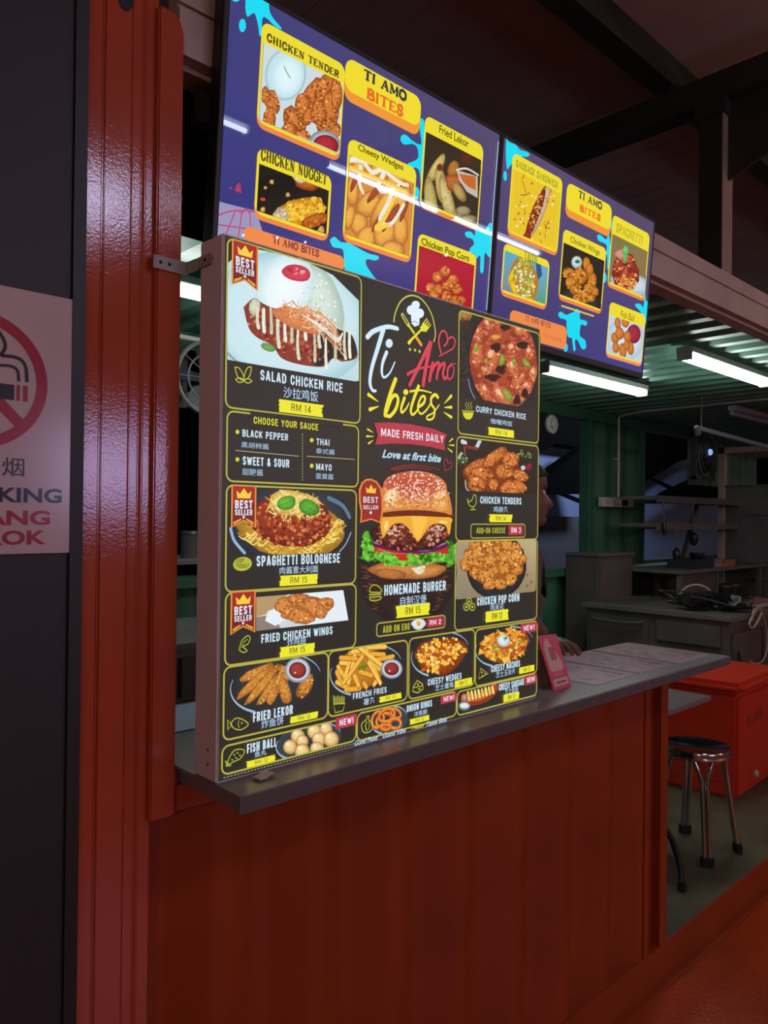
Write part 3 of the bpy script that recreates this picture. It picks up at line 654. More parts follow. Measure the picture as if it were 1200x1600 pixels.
SANS = {
 'A': (.95, [[(0, 0), (.42, 1)], [(.42, 1), (.58, 1)], [(.58, 1), (1, 0)], [(.2, .26), (.8, .26)]]), 'B': (.9, [[(0, 0), (0, 1)], [(0, 1), (.65, 1), (.95, .85), (.95, .65), (.65, .52), (0, .52)], [(.65, .52), (1, .38), (1, .15), (.7, 0), (0, 0)]]),
 'C': (.9, [[(1, .7), (1, .82), (.7, 1), (.3, 1), (0, .8), (0, .2), (.3, 0), (.7, 0), (1, .2), (1, .32)]]), 'D': (.9, [[(0, 0), (0, 1)], [(0, 1), (.6, 1), (1, .8), (1, .2), (.6, 0), (0, 0)]]),
 'E': (.78, [[(0, 0), (0, 1)], [(0, 1), (1, 1)], [(0, 0), (1, 0)], [(0, .52), (.85, .52)]]), 'F': (.75, [[(0, 0), (0, 1)], [(0, 1), (1, 1)], [(0, .5), (.85, .5)]]),
 'G': (.9, [[(1, .72), (1, .82), (.7, 1), (.3, 1), (0, .8), (0, .2), (.3, 0), (.7, 0), (1, .2), (1, .48), (.55, .48)]]), 'H': (.95, [[(0, 0), (0, 1)], [(1, 0), (1, 1)], [(0, .5), (1, .5)]]),
 'I': (.36, [[(.5, 0), (.5, 1)]]), 'K': (.95, [[(0, 0), (0, 1)], [(.05, .42), (1, 1)], [(.35, .6), (1, 0)]]), 'L': (.75, [[(0, 0), (0, 1)], [(0, 0), (1, 0)]]),
 'M': (1.25, [[(0, 0), (0, 1)], [(1, 0), (1, 1)], [(.06, 1), (.5, .12)], [(.94, 1), (.5, .12)]]), 'N': (.98, [[(0, 0), (0, 1)], [(1, 0), (1, 1)], [(.04, .95), (.96, .05)]]), 'O': (.92, [_O]),
 'P': (.88, [[(0, 0), (0, 1)], [(0, 1), (.7, 1), (1, .84), (1, .6), (.7, .44), (0, .44)]]), 'R': (.92, [[(0, 0), (0, 1)], [(0, 1), (.7, 1), (1, .84), (1, .64), (.7, .5), (0, .5)], [(.6, .5), (1, 0)]]),
 'S': (.86, [[(1, .80), (.72, 1), (.28, 1), (0, .84), (0, .66), (.22, .55), (.78, .45), (1, .34), (1, .16), (.72, 0), (.28, 0), (0, .20)]]), 'T': (.85, [[(.5, 0), (.5, 1)], [(0, 1), (1, 1)]]),
 'U': (.92, [[(0, 1), (0, .2), (.3, 0), (.7, 0), (1, .2), (1, 1)]]), 'V': (.95, [[(0, 1), (.5, 0)], [(1, 1), (.5, 0)]]), 'W': (1.35, [[(0, 1), (.25, 0)], [(.5, .9), (.25, 0)], [(.5, .9), (.75, 0)], [(1, 1), (.75, 0)]]),
 'Y': (.95, [[(0, 1), (.5, .45)], [(1, 1), (.5, .45)], [(.5, .45), (.5, 0)]]), '!': (.3, [[(.5, .3), (.5, 1)], [(.5, 0), (.5, .05)]]), '-': (.5, [[(0, .5), (1, .5)]]), '&': (1.0, [[(1, 0), (.2, .75), (.25, .95), (.5, 1), (.7, .85), (.6, .65), (.1, .4), (0, .2), (.25, 0), (.6, .05), (.95, .42)]]),
 '0': (.85, [_O]), '1': (.42, [[(.6, 0), (.6, 1)], [(.0, .82), (.6, 1)]]), '2': (.85, [[(0, .72), (0, .85), (.3, 1), (.7, 1), (1, .82), (1, .62), (0, .12), (0, 0), (1, 0)]]), '3': (.85, [[(0, .85), (.3, 1), (.7, 1), (1, .84), (1, .64), (.6, .52), (1, .38), (1, .16), (.7, 0), (.3, 0), (0, .15)]]),
 '4': (.9, [[(.75, 0), (.75, 1)], [(.75, 1), (0, .28)], [(0, .25), (1, .25)]]), '5': (.85, [[(.95, 1), (.05, 1), (.05, .56), (.65, .6), (1, .42), (1, .18), (.7, 0), (.3, 0), (0, .16)]]), ' ': (.42, []),
}
YL, WT, BK, GD, LY_ = 'e8dc3c', 'cfe6f4', '302c28', 'b4aa48', 'f0e23a'
# ------------------------------------------------------------------ light box print
A = Art((LX0, LY, LZ0), (1, 0, 0), (0, 0, 1), (0, -1, 0), 'box_print')
def lv(a, k): a.l0 = a.lift = (.0006, .0026, .0042, .0056)[k]
W_, H_ = LX1-LX0, LZ1-LZ0
A.P([(.004, .004), (W_-.003, .004), (W_-.003, H_-.004), (.004, H_-.004)], '302c28', uv=True, g=.05)
A.flush('print_face', box, 'glossy black printed face')

def panel_(name, tl, br, r=.014):
    lv(A, 1); A.RO(*tl, *br, 'b8ae48', .0034, r); return A.flush(name, box)
def title(p, txt, x0, y0, x1, y1, cn=None, c0=None, price=None, pr=None, bold=.03, col=WT):
    lv(A, 2); A.N(txt, x0, y0, x1, y1, col); A.flush('dish_name', p)
    if cn: lv(A, 2); A.T(cn, *c0, 'b4d0ea', .006); A.flush('chinese_name', p)
    if price:
        lv(A, 2); x0, y0, x1, y1 = pr; h = y1-y0; rn = random.Random(int(x0)); pts = []
        # brush stroke band in plane coordinates
        (a, b), (c, d) = A.q(x0, y0), A.q(x1, y1); n = 7
        L_ = [(a-(c-a)*.05*rn.random(), b+(d-b)*i/n) for i in range(n+1)]; R_ = [(c+(c-a)*.06*rn.random(), d+(b-d)*i/n) for i in range(n+1)]
        A.P(L_+R_, 'eee832', uv=True)
        A.Nuv(price, a+(c-a)*.26, d+(b-d)*.2, c-(c-a)*.26, b-(b-d)*.2, '6c6420', .11); A.flush('price_label', p)
def badge(p, x, y, wd, hgt, slope):    # hanging ribbon badge at the panel's top left
    lv(A, 3); (u0, v0) = A.q(x, y); u1, v1 = A.q(x+wd, y+slope)[0], A.q(x, y+hgt)[1]; H = v0-v1; W = u1-u0
    def f(pts, c): A.P([(u0+W*a, v0-H*b) for a, b in pts], c, uv=True)
    f([(0, 0), (1, 0), (1, 1), (.5, .84), (0, 1)], 'e09438'); f([(.06, .02), (.94, .02), (.94, .96), (.5, .80), (.06, .96)], '7c2222'); f([(.06, .02), (.94, .02), (.94, .42), (.06, .42)], 'a82c24')
    f([(.1, .86), (.4, .77), (.4, .81), (.1, .93)], 'e8a83c'); f([(.9, .86), (.6, .77), (.6, .81), (.9, .93)], 'e8a83c')
    f([(.24, .30), (.2, .12), (.34, .2), (.5, .06), (.66, .2), (.8, .12), (.76, .30)], 'f4d040')
    A.Nuv('BEST', u0+W*.15, v0-H*.545, u1-W*.15, v0-H*.345, 'dce8f4', .17); A.Nuv('SELLER', u0+W*.15, v0-H*.70, u1-W*.15, v0-H*.565, 'dce8f4', .17)
    star(A, u0+W*.5, v0-H*.745, W*.07, 'e8ecf0'); A.flush('best_seller_badge', p)
def star(a, u, v, r, c): a.P([(u+(r if i % 2 == 0 else r*.45)*sin(i*pi/5), v+(r if i % 2 == 0 else r*.45)*cos(i*pi/5)) for i in range(10)], c, uv=True)
def newtag(p, x0, y0, x1, y1):
    lv(A, 3); A.RR(x0, y0, x1, y1, 'b83a48', .003); (a, b), (c, d) = A.q(x0, y0), A.q(x1, y1)
    A.Nuv('NEW!', a+(c-a)*.18, d+(b-d)*.22, c-(c-a)*.16, b-(b-d)*.22, 'e8e4f4', .16); A.flush('new_tag', p)
def icon(p, name='dish_icon'): A.flush(name, p)
IC = 'b8bc3c'
def clipto(p0, p1, r=.012): A.clip = A.rr_uv(*p0, *p1, r)

# --- salad chicken rice
p = panel_('salad_rice_panel', (354.5, 372), (561, 662)); lv(A, 0)
A.clip = [A.q(*q) for q in ((355, 412), (372, 397), (400, 389), (470, 404), (520, 430), (560.5, 470), (560.5, 595), (555, 596), (355, 562))]
A.V([(350, 380), (565, 420), (565, 600), (350, 565)], ['b8dce4', 'd8f0f2', 'c0dce0', 'a8d0d8']); A.gr = .03
A.E(452, 500, 128, 108, 'd4eef4', 'a4ccd6', 12, 0, 28, off=(-.1, .0), mid=.8)
A.L([(356, 552), (372, 566), (400, 575)], .004, '8c9ca0')
A.E(500, 470, 32, 62, 'dceae0', 'a8c0b0', -22, .03, 18)
A.E(445, 452, 44, 58, 'f4fcff', 'c8e4e8', 18, .03, 20, off=(-.1, -.1)); A.gr = .25
A.scat(70, (500, 470, 24, 52, -22), (1.2, 2.2), ['eaf4f0', 'c4d4c8'], seed=3)
# chicken slab with sauce
ch = [(380, 480), (396, 466), (410, 474), (430, 482), (470, 484), (500, 500), (530, 520), (548, 522), (557, 545), (556, 560), (535, 565), (520, 560), (505, 573), (470, 570), (440, 560), (425, 540), (402, 528), (388, 512)]
A.P(ch, '8a3a2c', smooth=True); A.P([(495, 505), (530, 515), (548, 524), (557, 548), (548, 562), (520, 560), (500, 572), (486, 560)], '2c2420', smooth=True)
A.scat(130, (455, 530, 62, 26, 22), (1.6, 4), ['a04430', 'c06444', '6a2820', '8a3c2c', 'b85a3a'], seed=9)
A.scat(30, (396, 492, 12, 22, 0), (1.4, 3), ['b05038', 'c8a088', '9c4432'], seed=4)
A.E(397, 480, 9, 14, 'd8dcc0', 'b0a890', 10); A.E(418, 543, 12, 6, '7ca858', '5c8444', 20)
for i, (x, y, l) in enumerate([(402, 482, 30), (411, 484, 34), (422, 482, 38), (434, 486, 56), (444, 488, 44), (454, 484, 50), (465, 512, 48), (476, 500, 30), (490, 512, 52), (498, 508, 34), (508, 530, 44), (522, 505, 56), (538, 508, 52), (545, 518, 40)]):
    A.L([(x, y), (x-1+i % 3, y+l*.6), (x+1, y+l)], .0055+.002*(i % 2), ['dcdcc4', 'e8ecd8', 'c8c8a4'][i % 3], w2=.0085)
A.E(463, 500, 40, 17, 'd88a4c', 'c8744c', 22, .2)
A.scat(90, (478, 495, 46, 14, 25), (6, 11), ['e89a58', 'e07848', 'f0b070', 'd86844', 'f8dcc0'], 'L', seed=6, asp=.0016)
A.scat(36, (515, 520, 14, 32, -30), (8, 14), ['e08850', 'f0b880', 'e8e0c8', 'd87848'], 'L', seed=8, asp=.0018, ang=60)
for i in range(4): A.L([(470+i*2, 492+i), (500, 508+i*2), (525, 528+i*2), (534, 520+i)], .0017, 'f0f0e4')
A.E(462, 427, 23, 13, 'd8485a', 'c43048', 10, .05, 18, off=(0, 0)); A.scat(14, (462, 425, 13, 6, 15), (1.6, 3), ['e88890', 'b02838', 'f0a8a0'], seed=2)
A.clip = None; A.gr = 0; A.flush('food_picture', p)
title(p, 'SALAD CHICKEN RICE', 405, 578, 533, 614, '沙拉鸡饭', (441, 604, 495, 629), 'RM 14', (436, 624, 500, 652))
lv(A, 2)
for pts in ([(365, 574), (372, 576), (378, 586), (379, 594), (370, 590)], [(391, 574), (385, 575), (380, 586), (380, 594), (388, 588)], [(366, 593), (373, 591), (380, 595), (372, 598)], [(392, 596), (386, 592), (380, 595), (385, 599)]):
    A.L(pts, .0022, IC, closed=True)
icon(p)
badge(p, 360, 374, 41, 72, 10)

# --- choose your sauce
p = panel_('sauce_panel', (354, 642), (558, 761), .014)
lv(A, 2); A.RR(389, 642, 534, 668, '302c28', .001); A.N('CHOOSE YOUR SAUCE', 394.5, 651, 495, 673, 'd8d434'); A.flush('heading', p)
for txt, a, cn, b, dot in (('BLACK PEPPER', (377, 671, 448, 689), '黑胡椒酱', (375, 690, 418, 703), (369, 675)), ('THAI', (492.5, 685, 513, 697), '泰式酱', (491.5, 700, 521, 711), (485, 688)),
                      ('SWEET & SOUR', (377.5, 713, 450, 731), '甜酸酱', (376.5, 731.5, 409, 744), (369, 718)), ('MAYO', (492, 724, 516, 736), '蛋黄酱', (491, 739, 519, 750), (485, 728))):
    lv(A, 2); A.N(txt, *a, WT); A.T(cn, *b, '9cb8cc', .01); A.E(*dot, 3, 3.4, 'd8d434'); A.flush('sauce_name', p)
lv(A, 2); A.L([(366, 704), (465, 713)], .0014, 'b4aa78', smooth=False); A.L([(477, 713), (552, 718)], .0014, 'b4aa78', smooth=False)
for i in range(17): A.L([(470.5, 678+i*4.4), (470.5, 680.4+i*4.4)], .0014, 'c8c090', smooth=False, cap=False)
A.flush('divider_lines', p)

# --- spaghetti bolognese
p = panel_('spaghetti_panel', (353, 758), (554, 911)); lv(A, 0); clipto((354.5, 762), (552, 863), .004)
A.E(452, 815, 97, 68, '3c4650', '242628', 0, 0, 30, off=(.2, .1)); A.L([(360, 826), (366, 845), (382, 864)], .006, '90b4d4'); A.L([(513, 778), (535, 790), (546, 808)], .009, '5a7890'); A.L([(548, 832), (540, 850), (530, 862)], .003, '8ca8c0')
A.gr = .25; A.E(455, 828, 84, 44, 'e0b43c', '9c6c20', 4, .05, 26, off=(0, -.2))
for i in range(75):
    rn = random.Random(i); t = rn.uniform(.1, pi-.1) if i < 55 else rn.uniform(-.4, .1); x, y = 455+76*cos(t)*rn.uniform(.8, 1.02), 826+34*sin(t)*rn.uniform(.75, 1.1)
    A.L([(x-9, y+3*rn.random()), (x-2, y+5), (x+6, y-2), (x+9, y+rn.uniform(-5, 5))], .0024, rn.choice(['f4d45c', 'e0b040', 'c88c2c', 'f8e07c']), k=3)
A.E(453, 812, 66, 42, '9c3c1e', '6a2010', 3, .06, 26); A.scat(330, (453, 815, 64, 39, 3), (1.6, 3.6), ['b04c24', '8c3018', 'c86838', '6c2210', 'a03c1c', 'd88850'], seed=5)
A.E(457, 786, 40, 20, 'e8c868', 'c89c40', 5, .2); A.scat(110, (457, 790, 44, 24, 5), (4, 7), ['f8ec98', 'f0d868', 'e0bc50', 'fff4b8'], 'L', seed=7, asp=.0016)
A.E(446, 786, 15, 11, '6cb83c', '34801c', -18, .05, 16); A.E(481, 793, 17, 12, '64b038', '2c7418', 24, .05, 16); A.L([(434, 790), (446, 786), (458, 780)], .001, '2c7018'); A.L([(468, 784), (480, 793), (492, 800)], .001, '2c7018')
A.clip = None; A.gr = 0; A.flush('food_picture', p)
title(p, 'SPAGHETTI BOLOGNESE', 399, 868.5, 529, 879, '肉酱意大利面', (435, 885.5, 495, 894), 'RM 15', (437, 899.5, 492, 912))
lv(A, 2); A.E(377, 881, 15, 11, IC, IC, -10)
for k in (.75, .5, .28): A.L([(377+14*k*cos(t), 880+9*k*sin(t)) for t in [i*2*pi/10 for i in range(9)]], .0012, '4c4a18')
icon(p); badge(p, 359, 758, 39, 67, 2)

# --- fried chicken wings
p = panel_('wings_panel', (351.5, 927), (554, 1010.5)); lv(A, 0)
A.clip = [A.q(*q) for q in ((400, 933), (536, 922), (544, 969), (400, 986))]
A.P([(398, 930), (546, 920), (546, 972), (398, 990)], 'ccd8dc'); A.P([(398, 930), (450, 928), (420, 958), (398, 965)], 'b89868'); A.P([(398, 965), (425, 960), (440, 984), (398, 990)], '8c8078'); A.P([(470, 926), (540, 921), (546, 972), (480, 978)], 'e4eef4')
A.P([(418, 955), (432, 950), (446, 968), (430, 978), (414, 970)], 'e8f0f4'); A.gr = .3
A.E(472, 950, 40, 20, 'b87030', '945020', 0, .1, 20)
for x, y, rx, ry, an in ((444, 944, 16, 11, -20), (470, 938, 20, 11, 10), (508, 944, 14, 11, 0), (490, 950, 20, 13, 30), (455, 958, 18, 11, 0), (470, 963, 22, 12, 5), (500, 956, 12, 10, 60), (462, 935, 12, 8, 0)):
    A.crust(x, y, rx, ry, an, 'dc8c44', 'a05828', 'f4bc74', 22, seed=int(x))
A.clip = None; A.gr = 0; A.flush('food_picture', p)
title(p, 'FRIED CHICKEN WINGS', 406.5, 991, 517.5, 990.5, '炸鸡翅', (447, 998, 476, 1005.5), 'RM 15', (437, 1011, 487.5, 1019.5)); lv(A, 2)
A.L([(372, 1015), (376, 1001), (385, 993), (389, 997), (385, 1006), (378, 1010), (384, 1016), (378, 1019)], .002, IC, closed=True); A.L([(376, 1012), (379, 1003), (385, 998)], .0014, IC); icon(p)
badge(p, 358, 925, 39, 67, -1)

# --- fried lekor
def plate(cx, cy, rx, ry, an=0, c='2a2c2e'):
    A.E(cx, cy, rx, ry, '383a3a', c, an, 0, 28)
    for t0, t1, w in ((2.2, 3.6, .005), (-1.2, -.1, .004)):
        a = radians(an); A.L([(cx+rx*cos(t)*cos(a)-ry*sin(t)*sin(a), cy+rx*cos(t)*sin(a)+ry*sin(t)*cos(a)) for t in [t0+(t1-t0)*i/6 for i in range(7)]], w, '9cb8cc', w2=.001)
def sauce(cx, cy, rx, ry, c='6c1c1c', hi='a84038'):
    A.E(cx, cy, rx, ry, 'd4e0ea', '7c8a98', 0, 0, 20, off=(0, 0)); A.E(cx, cy-.5, rx*.86, ry*.84, 'aab8c4', 'c8d4dc', 0, 0, 18); A.E(cx, cy, rx*.68, ry*.66, hi, c, 0, 0, 18); A.E(cx-rx*.2, cy+ry*.2, 1.6, 1.2, 'f0dcd8')
p = panel_('lekor_panel', (349, 1043), (510.5, 1120.5)); lv(A, 0); clipto((349, 1043), (510.5, 1121), .014)
plate(431, 1068, 72, 45, -12); A.gr = .3
for x0, y0, x1, y1, w in ((378, 1062, 420, 1040, 9), (372, 1090, 425, 1040, 8), (385, 1100, 434, 1040, 8.5), (404, 1100, 436, 1055, 8.5), (422, 1096, 444, 1044, 9), (420, 1098, 430, 1075, 8), (448, 1060, 438, 1042, 9)):
    A.crust((x0+x1)/2, (y0+y1)/2, math.hypot(x1-x0, y1-y0)/2+4, w*.8, math.degrees(math.atan2(y1-y0, x1-x0)), 'd89440', 'a05c20', 'f0bc68', 30, seed=int(x0))
A.crust(444, 1080, 9, 22, -12, 'd89440', '985420', 'ecb460', 34, seed=3); A.crust(476, 1072, 10, 22, 30, 'd08838', '8c4c1c', 'e8b060', 34, seed=4)
A.gr = 0; sauce(464, 1047, 20, 19.5); A.clip = None; A.flush('food_picture', p)
title(p, 'FRIED LEKOR', 393.5, 1113, 455.5, 1115, '炸鱼饼', (406.5, 1125, 441, 1131), 'RM 12', (453, 1119.5, 493, 1121)); lv(A, 2)
A.L([(358, 1130), (366, 1122), (376, 1123), (386, 1131), (376, 1139), (365, 1138)], .002, IC, closed=True); A.L([(360, 1131), (354, 1124), (354, 1140), (360, 1132)], .002, IC, smooth=False); A.E(376, 1129, 1.4, 1.4, IC); A.L([(372, 1125), (370, 1130), (372, 1136)], .0014, IC); icon(p)

# --- fish ball
p = panel_('fish_ball_panel', (346, 1166.5), (555, 1156.5)); lv(A, 0); clipto((346, 1167), (555, 1156.5), .014)
plate(482, 1158, 52, 28, -14, '3a464e')
for x, y, r in ((465, 1150, 11), (491, 1143, 11.5), (509, 1139, 10), (472, 1158, 9.5), (453, 1167, 11), (472, 1174, 12), (498, 1155, 11), (517, 1155, 12), (495, 1170, 11)):
    A.E(x, y, r, r*1.05, 'f8dc9c', 'b07c34', 0, .02, 18); A.E(x-r*.3, y-r*.4, r*.35, r*.3, 'fff0c8', 'f4d48c', off=(0, 0))
A.clip = None; A.flush('food_picture', p)
title(p, 'FISH BALL', 384, 1162, 430, 1165.5, '鱼丸', (396, 1174, 414.5, 1178.5), 'RM 12', (385, 1189, 427, 1188)); lv(A, 2)
A.L([(352, 1196), (356, 1184), (364, 1172), (376, 1170), (380, 1174), (374, 1184), (362, 1190)], .002, IC, closed=True); A.L([(352, 1196), (350, 1188), (359, 1196), (352, 1196)], .002, IC, smooth=False)
for x, y in ((363, 1178), (368, 1175), (372, 1179), (366, 1183), (360, 1186)): A.L([(x, y), (x+2, y+1)], .002, IC, smooth=False)
icon(p); newtag(p, 522, 1121, 554.5, 1131.5)

# --- french fries
p = panel_('fries_panel', (512.7, 1018), (634.8, 1092.7)); lv(A, 0); clipto((512.7, 1018), (634.8, 1092.7))
plate(572, 1047, 57, 38, -14); A.gr = .15
A.E(562, 1046, 36, 30, 'c8822c', 'a86420', -12, .08)
rf = random.Random(12)
fr = [(540, 1030, 560, 1022), (546, 1021, 600, 1023), (550, 1019, 590, 1012), (560, 1012, 602, 1011), (532, 1036, 552, 1038), (580, 1033, 614, 1026), (528, 1042, 540, 1062), (526, 1050, 534, 1070), (526, 1066, 548, 1078), (540, 1078, 562, 1076), (556, 1058, 562, 1076), (568, 1068, 572, 1074), (546, 1034, 538, 1060), (562, 1050, 580, 1056), (584, 1070, 590, 1062), (554, 1024, 544, 1068), (566, 1012, 592, 1046), (572, 1016, 594, 1068), (536, 1068, 566, 1026), (562, 1013, 596, 1040), (576, 1036, 594, 1068), (553, 1056, 560, 1072), (532, 1028, 556, 1030)]
for x0, y0, x1, y1 in fr: A.L([(x0, y0), (x1, y1)], .0115, 'b06c1c', smooth=False); A.L([(x0, y0-.5), (x1, y1-.7)], .0085, rf.choice(['f4bc4c', 'ecac3c', 'f8c858']), smooth=False)
A.gr = .3; A.scat(14, (566, 1042, 6, 6, 0), (1.5, 2.5), ['7c9028', '9c8c20', '5c7820'], seed=3); A.gr = 0
sauce(611.5, 1045, 17, 15.5, '601c1c', 'a03c38'); A.clip = None; A.flush('food_picture', p)
title(p, 'FRENCH FRIES', 549.5, 1083, 602, 1081.5, '薯条', (566, 1091.5, 584, 1098), 'RM 10', (592, 1088.5, 624, 1090.5)); lv(A, 2)
A.L([(519, 1100), (522, 1113), (534, 1110), (537, 1098)], .0022, IC, smooth=False, closed=True)
for i in range(6): A.L([(520+i*3, 1099), (519.5+i*3.2, 1087+(i % 2)*2)], .003, IC, smooth=False)
icon(p)

# --- cheesy wedges
p = panel_('wedges_panel', (638.3, 998), (739.8, 1069.8)); lv(A, 0); clipto((638.3, 998), (739.8, 1069.8))
plate(688, 1022, 46, 34, -14); A.gr = .3; A.E(688, 1024, 40, 28, 'b8581c', '7a3010', -12, .12, 20)
rf = random.Random(5)
for i in range(46):
    t = rf.random()*2*pi; r = math.sqrt(rf.random()); x, y = 688+38*r*cos(t), 1024+26*r*sin(t)-r*cos(t)*6
    a = rf.uniform(-1.2, 1.2)+pi/2; l = rf.uniform(7, 12); dx, dy = cos(a)*l, sin(a)*l
    A.P([(x-dx*.5, y-dy*.5), (x+dy*.35, y-dx*.35), (x+dx*.5, y+dy*.5), (x-dy*.3, y+dx*.3)], rf.choice(['f0b040', 'e08c2c', 'f8c858', 'c8601c', 'e8a034', 'a8481c']))
A.scat(120, (688, 1018, 36, 22, -12), (1.3, 2.8), ['f8cc60', 'f4bc44', 'e8a030', 'fcdc80'], seed=6)
A.gr = 0; A.clip = None; A.flush('food_picture', p)
title(p, 'CHEESY WEDGES', 666.5, 1061, 719, 1060, '芝士薯角', (678, 1070, 706, 1073.5), 'RM 13', (709, 1063.5, 734.5, 1069)); lv(A, 2)
A.L([(643, 1080), (644, 1072), (650, 1063), (658, 1068), (659, 1076), (651, 1082)], .0028, IC, closed=True, smooth=False); A.L([(644, 1074), (659, 1071)], .002, IC, smooth=False); A.E(651, 1069, 1.6, 1.4, IC); A.E(653, 1076, 1.8, 1.4, IC); icon(p)

# --- cheesy nachos
p = panel_('nachos_panel', (742.2, 984), (837.6, 1050.6)); lv(A, 0); clipto((742.2, 984), (837.6, 1050.6))
plate(788, 1010, 46, 30, -14); A.gr = .25; A.E(788, 1010, 40, 25, 'c06824', '8a4418', -12, .12, 20)
rf = random.Random(8)
for i in range(50):
    t = rf.random()*2*pi; r = .55+.5*rf.random(); x, y = 788+37*r*cos(t), 1009+23*r*sin(t)-r*cos(t)*6; a = rf.random()*6; l = rf.uniform(5, 7.5)
    A.P([(x+l*cos(a+k*2.1), y+l*sin(a+k*2.1)) for k in range(3)], rf.choice(['f0b43c', 'e89c2c', 'f8c850', 'd8882c']))
A.scat(120, (787, 1010, 30, 19, -12), (1.2, 2.8), ['f0b444', 'd85838', '8ca030', 'e88c38', 'f8d060', 'c84830', 'e0a038'], seed=7)
A.gr = 0; A.E(786, 1001, 10, 9.5, 'e4f0f0', 'b0c0c0', 0, .04, 16); A.scat(7, (788, 998, 3, 3, 0), (1, 2), ['3c8c3c', '5ca84c'], seed=2); A.clip = None; A.flush('food_picture', p)
title(p, 'CHEESY NACHOS', 765.5, 1040, 810.5, 1041, '芝士玉米片', (773, 1049.5, 803, 1052.5), 'RM 15', (810, 1043, 832, 1048)); lv(A, 2)
A.L([(746, 1060), (749, 1044), (761, 1052)], .003, IC, closed=True, smooth=False); A.E(751, 1050, 1.4, 1.4, IC); A.E(752, 1056, 1.4, 1.4, IC); A.E(756, 1052, 1.4, 1.4, IC); icon(p); newtag(p, 811, 975, 836.5, 985.5)

# --- onion rings
p = panel_('onion_rings_panel', (557.2, 1115), (711.6, 1117.5)); lv(A, 0); clipto((557.2, 1115), (711.6, 1117.5))
plate(608, 1125, 29, 22, -14, '3a4650'); A.gr = .3
def oring(x, y, rx, ry, a, w):
    pts = [(x+rx*cos(t)*cos(a)-ry*sin(t)*sin(a), y+rx*cos(t)*sin(a)+ry*sin(t)*cos(a)) for t in [i*2*pi/12 for i in range(12)]]
    A.L(pts, w, 'a84c18', closed=True, k=3); A.L([(u, v-1) for u, v in pts], w*.62, 'e88c3c', closed=True, k=3)
for a in ((600, 1126, 13, 10, -.6, .0085), (618, 1115, 9, 6, .7, .0075), (590, 1125, 9, 13, .3, .0085), (604, 1118, 13, 9, -.5, .0085), (617, 1131, 9, 7.5, 0, .0095), (602, 1137, 7, 4, 0, .008)): oring(*a)
A.gr = 0; A.clip = None; A.flush('food_picture', p)
title(p, 'ONION RINGS', 633.5, 1102, 673, 1103, '洋葱圈', (645, 1112, 665, 1115), 'RM 12', (639.5, 1123.5, 668, 1124.5)); lv(A, 2)
A.L([(572, 1118), (570, 1124), (563, 1131), (565, 1142), (572, 1144), (579, 1139), (580, 1130), (574, 1124), (575, 1119)], .0024, IC, closed=True); A.L([(571, 1127), (569, 1134), (571, 1141)], .0024, IC); A.L([(574, 1127), (575, 1134), (573, 1140)], .0016, IC); icon(p); newtag(p, 686, 1086.5, 711, 1094)

# --- cheesy sausage
p = panel_('sausage_panel', (713.4, 1081), (837.2, 1085.5)); lv(A, 0); clipto((713.4, 1081), (837.2, 1085.5))
A.E(752, 1085, 25, 17, '3c3a38', '2a2c2e', -14); A.gr = .25
A.L([(724, 1094), (735, 1096), (750, 1094), (765, 1087), (774, 1077)], .020, '8a3c1c'); A.L([(724, 1090), (736, 1090), (750, 1088), (764, 1081), (773, 1074)], .020, 'c8602c'); A.E(774, 1075, 4, 5, 'c83c34', '982420'); A.E(726, 1090, 4, 6, 'd8a0a0', 'a04840')
for i in range(8): A.L([(731+i*5.4, 1082-i*1.1-(i > 4)*1), (733+i*5.4, 1093-i*1.5)], .008, ['e8cc58', 'f4e08c'][i % 2], smooth=False)
A.gr = 0; A.E(725.5, 1103, 10, 7.5, '8ca0ac', '586068'); A.E(725.5, 1102.5, 7.5, 4.6, 'e8f0ec', 'c0d0d0'); A.clip = None; A.flush('food_picture', p)
title(p, 'CHEESY SAUSAGE', 777.5, 1068.5, 817, 1069.5, '芝士香肠', (787, 1076, 807.5, 1080.5), 'RM 13', (785.5, 1085.5, 808.5, 1091)); newtag(p, 817.5, 1056, 836, 1066)

# --- centre: logo
logo = bpy.data.objects.new('shop_logo', None)
lv(A, 1); cxl, cyl = 647, 508
arc = [(614, 503), (616.5, 489), (623, 474), (632, 465), (643, 462), (655, 466), (666, 478), (674, 494), (678, 512), (679, 524), (676.5, 534)]
A.L(arc, .0036, 'c8c05c'); lo = A.flush('logo_arch', box); lv(A, 2)
for x, y, rx, ry in ((647.5, 477, 6.5, 6.5), (640, 485, 6.5, 7.5), (654, 490, 6.5, 7.5), (647, 487, 7, 8)): A.E(x, y, rx, ry, 'e0f2fc')
A.P([(640, 492), (654, 494), (653, 508), (646, 511), (641, 506)], 'e0f2fc'); A.L([(641.5, 504), (646, 503), (652, 506)], .0014, '607080')
A.flush('chef_hat', lo); lv(A, 2)
A.L([(627, 493), (636, 508)], .0105, 'c8c05c'); A.L([(628, 494), (635, 506)], .0045, '5c5c24'); A.L([(636, 508), (645, 521)], .006, 'dcd838'); A.L([(648, 527), (656, 539)], .0085, 'e8a038')
A.L([(637, 535), (656, 516)], .006, 'e8e038', w2=.005); A.L([(637, 536), (641, 531)], .009, 'e8e038', w2=.006); A.P([(654, 512), (660, 505), (668, 512), (664, 519), (657, 518)], 'e8e038')
for k in range(4): A.L([(658+k*2.9, 507+k*2.4), (665+k*1.9, 498.5+k*3)], .0026, 'e8e038', smooth=False)
A.flush('knife_and_fork', lo); lv(A, 2)
for x, y in ((638.5, 546.5), (646.5, 547.5), (653.5, 549.5)): star(A, *A.q(x, y), .0052, 'd8d05c')
A.flush('stars', lo)
bpy.data.objects.remove(logo)
lv(A, 2); WW = 'd4ecfa'
